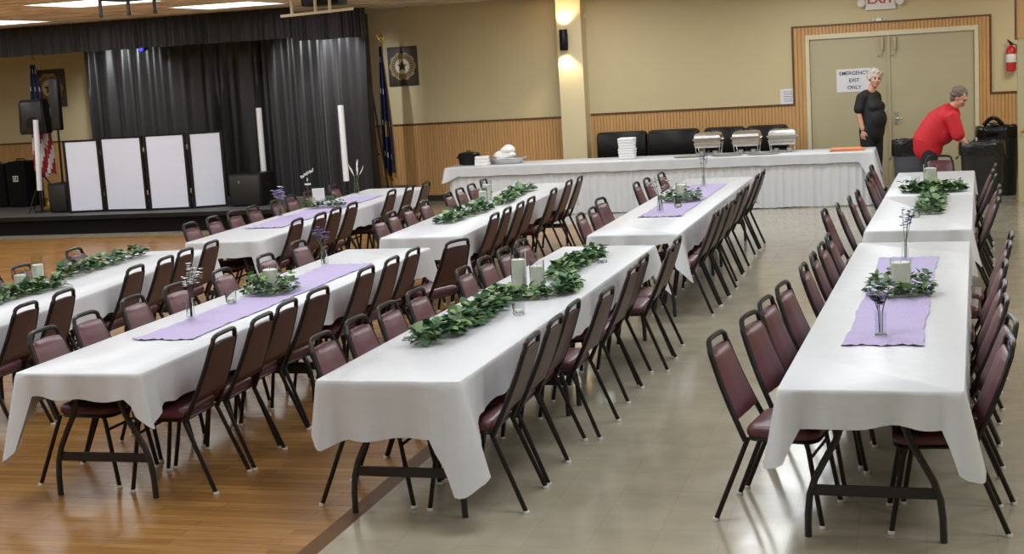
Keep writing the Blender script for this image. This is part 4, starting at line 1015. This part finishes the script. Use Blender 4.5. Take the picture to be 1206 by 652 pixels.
MB().lathe([(.05, 0), (.05, .02), (.03, .03)], (0, 0, 0), 16).obj('mount', M['white'], t).matrix_local = Matrix.Rotation(PI/2, 4, 'X')
MB().ball((-.01, -.07, -.01), .05, 14).obj('housing', M['white'], t); MB().tube([(.02, -.09, -.02), (.06, -.11, -.04)], .018, 10).obj('lens_barrel', M['white'], t)
# ceiling-hung fixtures
def hung_fixture(pxs, py, Y, label, dark):
    q = at(sum(pxs)/len(pxs), py, Y); t = thing('hanging_fixture', label, 'ceiling fixture', (q.x, Y, CZ)); zb = q.z-CZ
    for px in pxs:
        x = at(px, py, Y).x-q.x; MB().tube([(x, 0, 0), (x, 0, zb)], .02, 8).obj('drop_rod', M['plaque'] if dark else M['doortrim'], t)
    x0 = at(pxs[0], py, Y).x-q.x; x1 = at(pxs[-1], py, Y).x-q.x
    if dark:
        MB().box(x0+.05, x1+.05, -.10, .35, zb+.14, zb+.30, bev=.02).obj('housing', M['black'], t)
        for px in pxs: MB().ball((at(px, py, Y).x-q.x, 0, zb), .026, 8).obj('rod_end', M['plaque'], t)
    else:
        MB().tube([(x0-.15, 0, zb), (x1+.3, 0, zb+.03)], .018, 8).obj('crossbar', M['doortrim'], t)
        MB().box(x0+.1, x1+.1, .05, .35, zb+.10, zb+.25, bev=.02).obj('housing', M['black'], t)
hung_fixture((119, 152, 183), 16, 13.2, 'black ceiling fixture on three drop rods above the screen', True)
hung_fixture((344, 372, 389), 16.5, 16.2, 'pale rod rack hanging from the ceiling before the short valance', False)

# ------------------------------------------------------------------ bins
def bin_(x, y, z_h, w, d, mt, label, bagdrop, seed, wheels=False, rz=0):
    t = thing('waste_bin', label, 'bin', (x, y, 0), rz, 'lined waste bins'); R = random.Random(seed)
    prof = [(.84, .005), (.86, .02), (.97, z_h-.05), (1.0, z_h-.045), (1.0, z_h), (.96, z_h), (.94, z_h-.05), (.80, .03)]
    def ring(k, z, wob=0):
        pts = []
        for i in range(40):
            a = 2*PI*i/40; ca, sa = math.cos(a), math.sin(a)
            pts.append((math.copysign(abs(ca)**.55, ca)*w*k*(1+wob*R.uniform(-1, 1)), math.copysign(abs(sa)**.55, sa)*d*k*(1+wob*R.uniform(-1, 1)), z))
        return pts
    vs = []; n = 40
    for k, z in prof: vs += ring(k, z)
    fs = [tuple(range(n-1, -1, -1)), tuple((len(prof)-1)*n+j for j in range(n))]
    for i in range(len(prof)-1): fs += [(i*n+j, i*n+(j+1) % n, (i+1)*n+(j+1) % n, (i+1)*n+j) for j in range(n)]
    MB().add(vs, fs).obj('tub', mt, t)
    vs = []; lay = [(1.03, z_h-bagdrop, .05), (1.05, z_h-bagdrop*.6, .025), (1.045, z_h-.03, .02), (1.03, z_h+.012, .012), (.98, z_h+.012, .012), (.93, z_h-.03, .02), (.88, z_h-.16, .02), (.5, z_h-.2, .05)]
    for k, z, wb_ in lay: vs += [(x_, y_, z_+R.uniform(-.012, .012)) for x_, y_, z_ in ring(k, z, wb_)]
    fs = [tuple((len(lay)-1)*n+j for j in range(n))]
    for i in range(len(lay)-1): fs += [(i*n+j, i*n+(j+1) % n, (i+1)*n+(j+1) % n, (i+1)*n+j) for j in range(n)]
    MB().add(vs, fs).obj('bin_bag', M['bag'], t, angle=80)
    for s in (-1, 1): MB().tube([(s*w*1.06, -.06, z_h-bagdrop-.03), (s*(w*1.06+.03), -.05, z_h-bagdrop-.06), (s*(w*1.06+.03), .05, z_h-bagdrop-.06), (s*w*1.06, .06, z_h-bagdrop-.03)], .01, 6).obj('handle', mt, t)
    return t
bin_(.79, 20.0, .80, .285, .26, M['binblack'], 'black lined bin the red-shirted person reaches into', .14, 1)
bin_(1.04, 20.95, .94, .285, .26, M['binblack'], 'taller black lined bin behind, by the right partition', .12, 2)
bin_(-.14, 21.0, .80, .25, .24, M['bingrey'], 'grey bin with black bag left of the red-shirted person', .20, 3)
MB_ = thing('loose_bag', 'bunched black bag atop the rear right bin', 'bag', (.98, 20.92, .955))
MB().tube([(-.13+.26*i/12, 0, .02+.10*math.sin(PI*i/12)) for i in range(13)], .028, 8).obj('knotted_loop', M['bag'], MB_); crumple(MB(), (0, 0, .02), .09, 5, (1.3, 1, .4)).obj('bunch', M['bag'], MB_)

# ------------------------------------------------------------------ people
def cap_chain(mb, pts, rs, n=12, flat=None):
    """tapered rounded limb"""
    mb.tube(pts, list(rs), n, flat=flat)
    mb.ball(pts[0], rs[0]*.995, n); mb.ball(pts[-1], rs[-1]*.995, n)
def fuse(mb, name, mt, parent, voxel=.012, smooth=6):
    me = mb.mesh(name, mt); o = put(name, me, parent)
    r = o.modifiers.new('r', 'REMESH'); r.mode = 'VOXEL'; r.voxel_size = voxel; r.use_smooth_shade = True
    s = o.modifiers.new('s', 'SMOOTH'); s.iterations = smooth; s.factor = .5
    bpy.context.view_layer.update()
    ne = bpy.data.meshes.new_from_object(o.evaluated_get(bpy.context.evaluated_depsgraph_get()))
    o.modifiers.clear(); o.data = ne; ne.materials.clear(); ne.materials.append(mt)
    ne.polygons.foreach_set('use_smooth', [True]*len(ne.polygons)); return o
def ell(mb, c_, rx, ry, rz, R=None, n=20):
    t = MB().ball((0, 0, 0), 1, n, sc_=(rx, ry, rz)); vs = [(R @ Vector(v) if R else Vector(v))+Vector(c_) for v in t.v]; mb.add(vs, t.f)
def head(mb, c_, R):
    """head centred at c_, R maps local (x right, -y face, z up)"""
    A = lambda x, y, z: Vector(c_)+R @ Vector((x, y, z))
    ell(mb, A(0, .012, .025), .076, .094, .098, R); ell(mb, A(0, -.022, -.045), .058, .066, .072, R); ell(mb, A(0, -.055, -.088), .03, .028, .026, R)
    mb.tube([A(0, -.085, .012), A(0, -.108, -.028), A(0, -.085, -.04)], [.010, .017, .012], 8)
    for s in (-1, 1):
        ell(mb, A(s*.078, .012, -.01), .012, .022, .034, R, 10); ell(mb, A(s*.04, -.064, -.03), .026, .022, .022, R, 10)
    ell(mb, A(0, -.078, .03), .05, .016, .012, R, 10)
def face_bits(c_, R, parent):
    A = lambda x, y, z: Vector(c_)+R @ Vector((x, y, z))
    for s in (-1, 1): MB().ball(A(s*.032, -.083, .006), .010, 8).obj('eye', M['eye'], parent)
    MB().tube([A(-.028, -.080, -.062), A(-.012, -.093, -.070), A(.012, -.093, -.070), A(.028, -.080, -.062)], [.003, .006, .006, .003], 8).obj('lips', M['lip'], parent)
def hand(mb, w, d, side, palm_n, curl=.5):
    """wrist w, direction d towards the fingers, thumb on side vector, palm facing palm_n"""
    w = Vector(w); d = Vector(d).normalized(); s = Vector(side); s = (s-d*s.dot(d)).normalized(); p = Vector(palm_n); p = (p-d*p.dot(d)-s*p.dot(s)).normalized()
    for k in range(4): mb.tube([w, w+d*.085+s*(.033-.022*k)], [.015, .0135], 8)
    for k, ln in enumerate((.070, .078, .072, .056)):
        b = w+d*.085+s*(.033-.022*k); q = [b]; a = 0
        for j, f in enumerate((.45, .32, .23)):
            a += curl*(.5+.5*j); q.append(q[-1]+(d*math.cos(a)+p*math.sin(a))*ln*f)
        mb.tube(q, [.0100, .0095, .0085, .007], 8); mb.ball(q[-1], .007, 8)
    b = w+d*.03+s*.03; mb.tube([b, b+s*.025+d*.03+p*.008, b+s*.032+d*.062+p*.018], [.013, .0115, .009], 8); mb.ball(b+s*.032+d*.062+p*.018, .009, 8)
def hair_cap(mb, c_, R, seed, puff, back=.0, front=-.055):
    Rr = random.Random(seed); A = lambda x, y, z: Vector(c_)+R @ Vector((x, y, z))
    ell(mb, A(0, .03+back, .045), .086+puff*.3, .092+puff*.3, .088+puff*.3, R)
    for i in range(90):
        th = Rr.uniform(0, 2*PI); ph = Rr.uniform(-.35, 1.3)
        x = math.cos(th)*math.cos(ph); y = math.sin(th)*math.cos(ph); z = math.sin(ph)
        if y < -.35 and z < .42: continue
        ell(mb, A(x*(.082+puff*.4), .022+back+y*(.095+puff*.4), .03+z*(.09+puff*.4)), .020, .020, .020, R, 8)

# -- person in black, standing before the left door leaf, turned three-quarters towards the doors' hinge side
wy = 21.75
wx = at(1026, 150, wy).x
wt = at(1031, 82, wy).z; SC = wt/1.70
W = thing('person', 'person with short grey curly hair in black outfit, smiling by the doors', 'person', (wx, wy, 0)); W.scale = (SC, SC, SC)
Wr = Matrix.Rotation(math.radians(52), 3, 'Z')
def V(x, y, z): return tuple(Wr @ Vector((x, y, 0))+Vector((0, 0, z)))
HR = Matrix.Rotation(math.radians(20), 3, 'Z') @ Matrix.Rotation(math.radians(8), 3, 'Y')
hc = Vector(V(0, -.06, 1.575))+Vector((.02, 0, 0))
body = MB()
head(body, hc, HR)
cap_chain(body, [V(0, .01, 1.36), V(0, -.02, 1.43), tuple(hc+Vector((-.01, .02, -.06)))], [.064, .056, .054], 14)
cap_chain(body, [V(0, .01, 1.32), V(0, .0, 1.18), V(0, -.01, 1.0), V(0, .0, .88)], [.09, .12, .13, .13], 18)
for s in (-1, 1):
    cap_chain(body, [V(s*.09, 0, .9), V(s*.095, -.01, .5), V(s*.10, .02, .09)], [.092, .062, .042], 14)
    cap_chain(body, [V(s*.10, .03, .05), V(s*.11, -.10, .035)], [.04, .034], 12)
# near arm hangs along the body, far arm reaches back behind the hip
cap_chain(body, [V(-.15, .03, 1.33), V(-.20, .05, 1.12), V(-.195, -.01, .90)], [.045, .043, .031], 14)
hand(body, V(-.195, -.01, .885), (.05, 0, -1), V(0, -1, 0), V(1, 0, 0), .3)
cap_chain(body, [V(.15, .03, 1.33), V(.22, .07, 1.12), V(.22, .0, .93)], [.045, .043, .031], 14)
hand(body, V(.22, .0, .92), V(-.1, -.3, -1), V(0, -1, .2), V(-1, 0, 0), .4)
fuse(body, 'body', M['skin'], W, .0075, 4)
face_bits(hc, HR, W)
hb = MB(); hair_cap(hb, hc, HR, 3, .055); fuse(hb, 'hair', M['hairgrey'], W, .010, 2)
top = MB()
cap_chain(top, [V(0, .015, 1.30), V(0, .0, 1.22), V(0, -.02, 1.10), V(0, -.03, .98), V(0, -.01, .84)], [.125, .15, .165, .175, .172], 22)
ell(top, V(0, -.10, 1.19), .15, .095, .10, Wr); ell(top, V(0, -.11, 1.02), .15, .12, .17, Wr)
for s in (-1, 1): cap_chain(top, [V(s*.07, .02, 1.37), V(s*.15, .03, 1.335), V(s*.195, .045, 1.17)], [.066, .075, .072], 16)
fuse(top, 'tunic', M['clothblack'], W, .012, 4)
tr = MB()
for s in (-1, 1): cap_chain(tr, [V(s*.085, 0, .88), V(s*.095, -.01, .5), V(s*.10, .02, .10)], [.115, .085, .07], 16)
fuse(tr, 'trousers', M['clothblack'], W, .014, 4)
for s in (-1, 1): o = MB(); cap_chain(o, [V(s*.10, .04, .045), V(s*.112, -.12, .04)], [.046, .04], 12); o.obj('shoe', M['black'], W)

# -- person in the red shirt, hunched over the near bin, seen from behind and the side
ry = 20.42
hx = at(1092, 190, ry).x
Rp = thing('person', 'person in red shirt bending over the black bin, face turned down', 'person', (hx, ry, 0))
def K(px, py, dy=0): v = at(px, py, ry+dy); return Vector((v.x-hx, dy, v.z))
shc, hpc, md = K(1117, 133), K(1092, 172), K(1104, 152)
hcen = K(1131, 115)+Vector((0, -.05, 0))
HRr = Matrix.Rotation(math.radians(62), 3, 'Z') @ Matrix.Rotation(math.radians(30), 3, 'X')
body = MB()
head(body, hcen, HRr)
cap_chain(body, [tuple(shc), tuple(shc.lerp(hcen, .5)+Vector((0, 0, .0))), tuple(hcen+Vector((-.02, .01, -.03)))], [.075, .062, .06], 14)
cap_chain(body, [tuple(shc+Vector((-.03, 0, -.02))), tuple(md), tuple(hpc)], [.12, .14, .15], 18)
for s in (-1, 1):
    cap_chain(body, [(hpc.x, s*.10, .82), (hpc.x+.05, s*.11, .46), (hpc.x-.02, s*.12, .09)], [.10, .066, .045], 14)
    cap_chain(body, [(hpc.x-.03, s*.12, .045), (hpc.x+.11, s*.13, .035)], [.04, .034], 12)
ARM = {}
for s in (-1, 1):
    a_ = K(1121, 136)+Vector((0, s*.20, 0)); e = K(1129, 161)+Vector((.0, s*.24, 0)); wv = K(1143, 174)+Vector((0, s*.10-.10, 0))
    ARM[s] = (a_, e, wv)
    cap_chain(body, [tuple(a_), tuple(e), tuple(wv)], [.056, .05, .033], 14)
    hand(body, tuple(wv), (wv-e).normalized(), (0, -s, .4), (.2, 0, -1), .55)
fuse(body, 'body', M['skin'], Rp, .0075, 4)
face_bits(hcen, HRr, Rp)
hb = MB(); hair_cap(hb, hcen, HRr, 8, .045, .02); ell(hb, hcen+HRr @ Vector((0, .07, -.03)), .085, .07, .08, HRr); fuse(hb, 'hair', M['hairdark'], Rp, .010, 2)
top = MB()
cap_chain(top, [tuple(shc+Vector((-.005, 0, -.03))), tuple(shc.lerp(md, .5)+Vector((-.03, 0, 0))), tuple(md+Vector((-.02, 0, 0))), tuple(hpc+Vector((0, 0, .05))), tuple(hpc+Vector((.01, 0, -.02)))], [.165, .20, .215, .21, .20], 24)
ell(top, tuple(md+Vector((.05, 0, -.04))), .19, .2, .19); ell(top, tuple(shc+Vector((-.02, 0, -.05))), .15, .24, .15)
for s in (-1, 1):
    a_, e, wv = ARM[s]
    cap_chain(top, [tuple(a_+Vector((-.04, -s*.10, -.01))), tuple(a_), tuple(a_.lerp(e, .85))], [.10, .098, .092], 16)
fuse(top, 'shirt', M['clothred'], Rp, .012, 4)
tr = MB()
for s in (-1, 1): cap_chain(tr, [(hpc.x+.01, s*.075, .70), (hpc.x+.05, s*.10, .45), (hpc.x-.02, s*.12, .09)], [.125, .095, .075], 16)
fuse(tr, 'trousers', M['trouser'], Rp, .014, 4)
for s in (-1, 1): o = MB(); cap_chain(o, [(hpc.x-.04, s*.12, .045), (hpc.x+.12, s*.13, .04)], [.046, .04], 12); o.obj('shoe', M['black'], Rp)

# ------------------------------------------------------------------ world and view
w = bpy.data.worlds.new('world'); sc.world = w; w.use_nodes = True
w.node_tree.nodes['Background'].inputs['Color'].default_value = (.9, .95, 1, 1); w.node_tree.nodes['Background'].inputs['Strength'].default_value = .3
sc.view_settings.view_transform = 'Standard'; sc.view_settings.look = 'None'; sc.view_settings.gamma = 1; sc.view_settings.exposure = .12
sc.view_settings.use_curve_mapping = False
sc.cycles.use_denoising = True; sc.cycles.max_bounces = 8
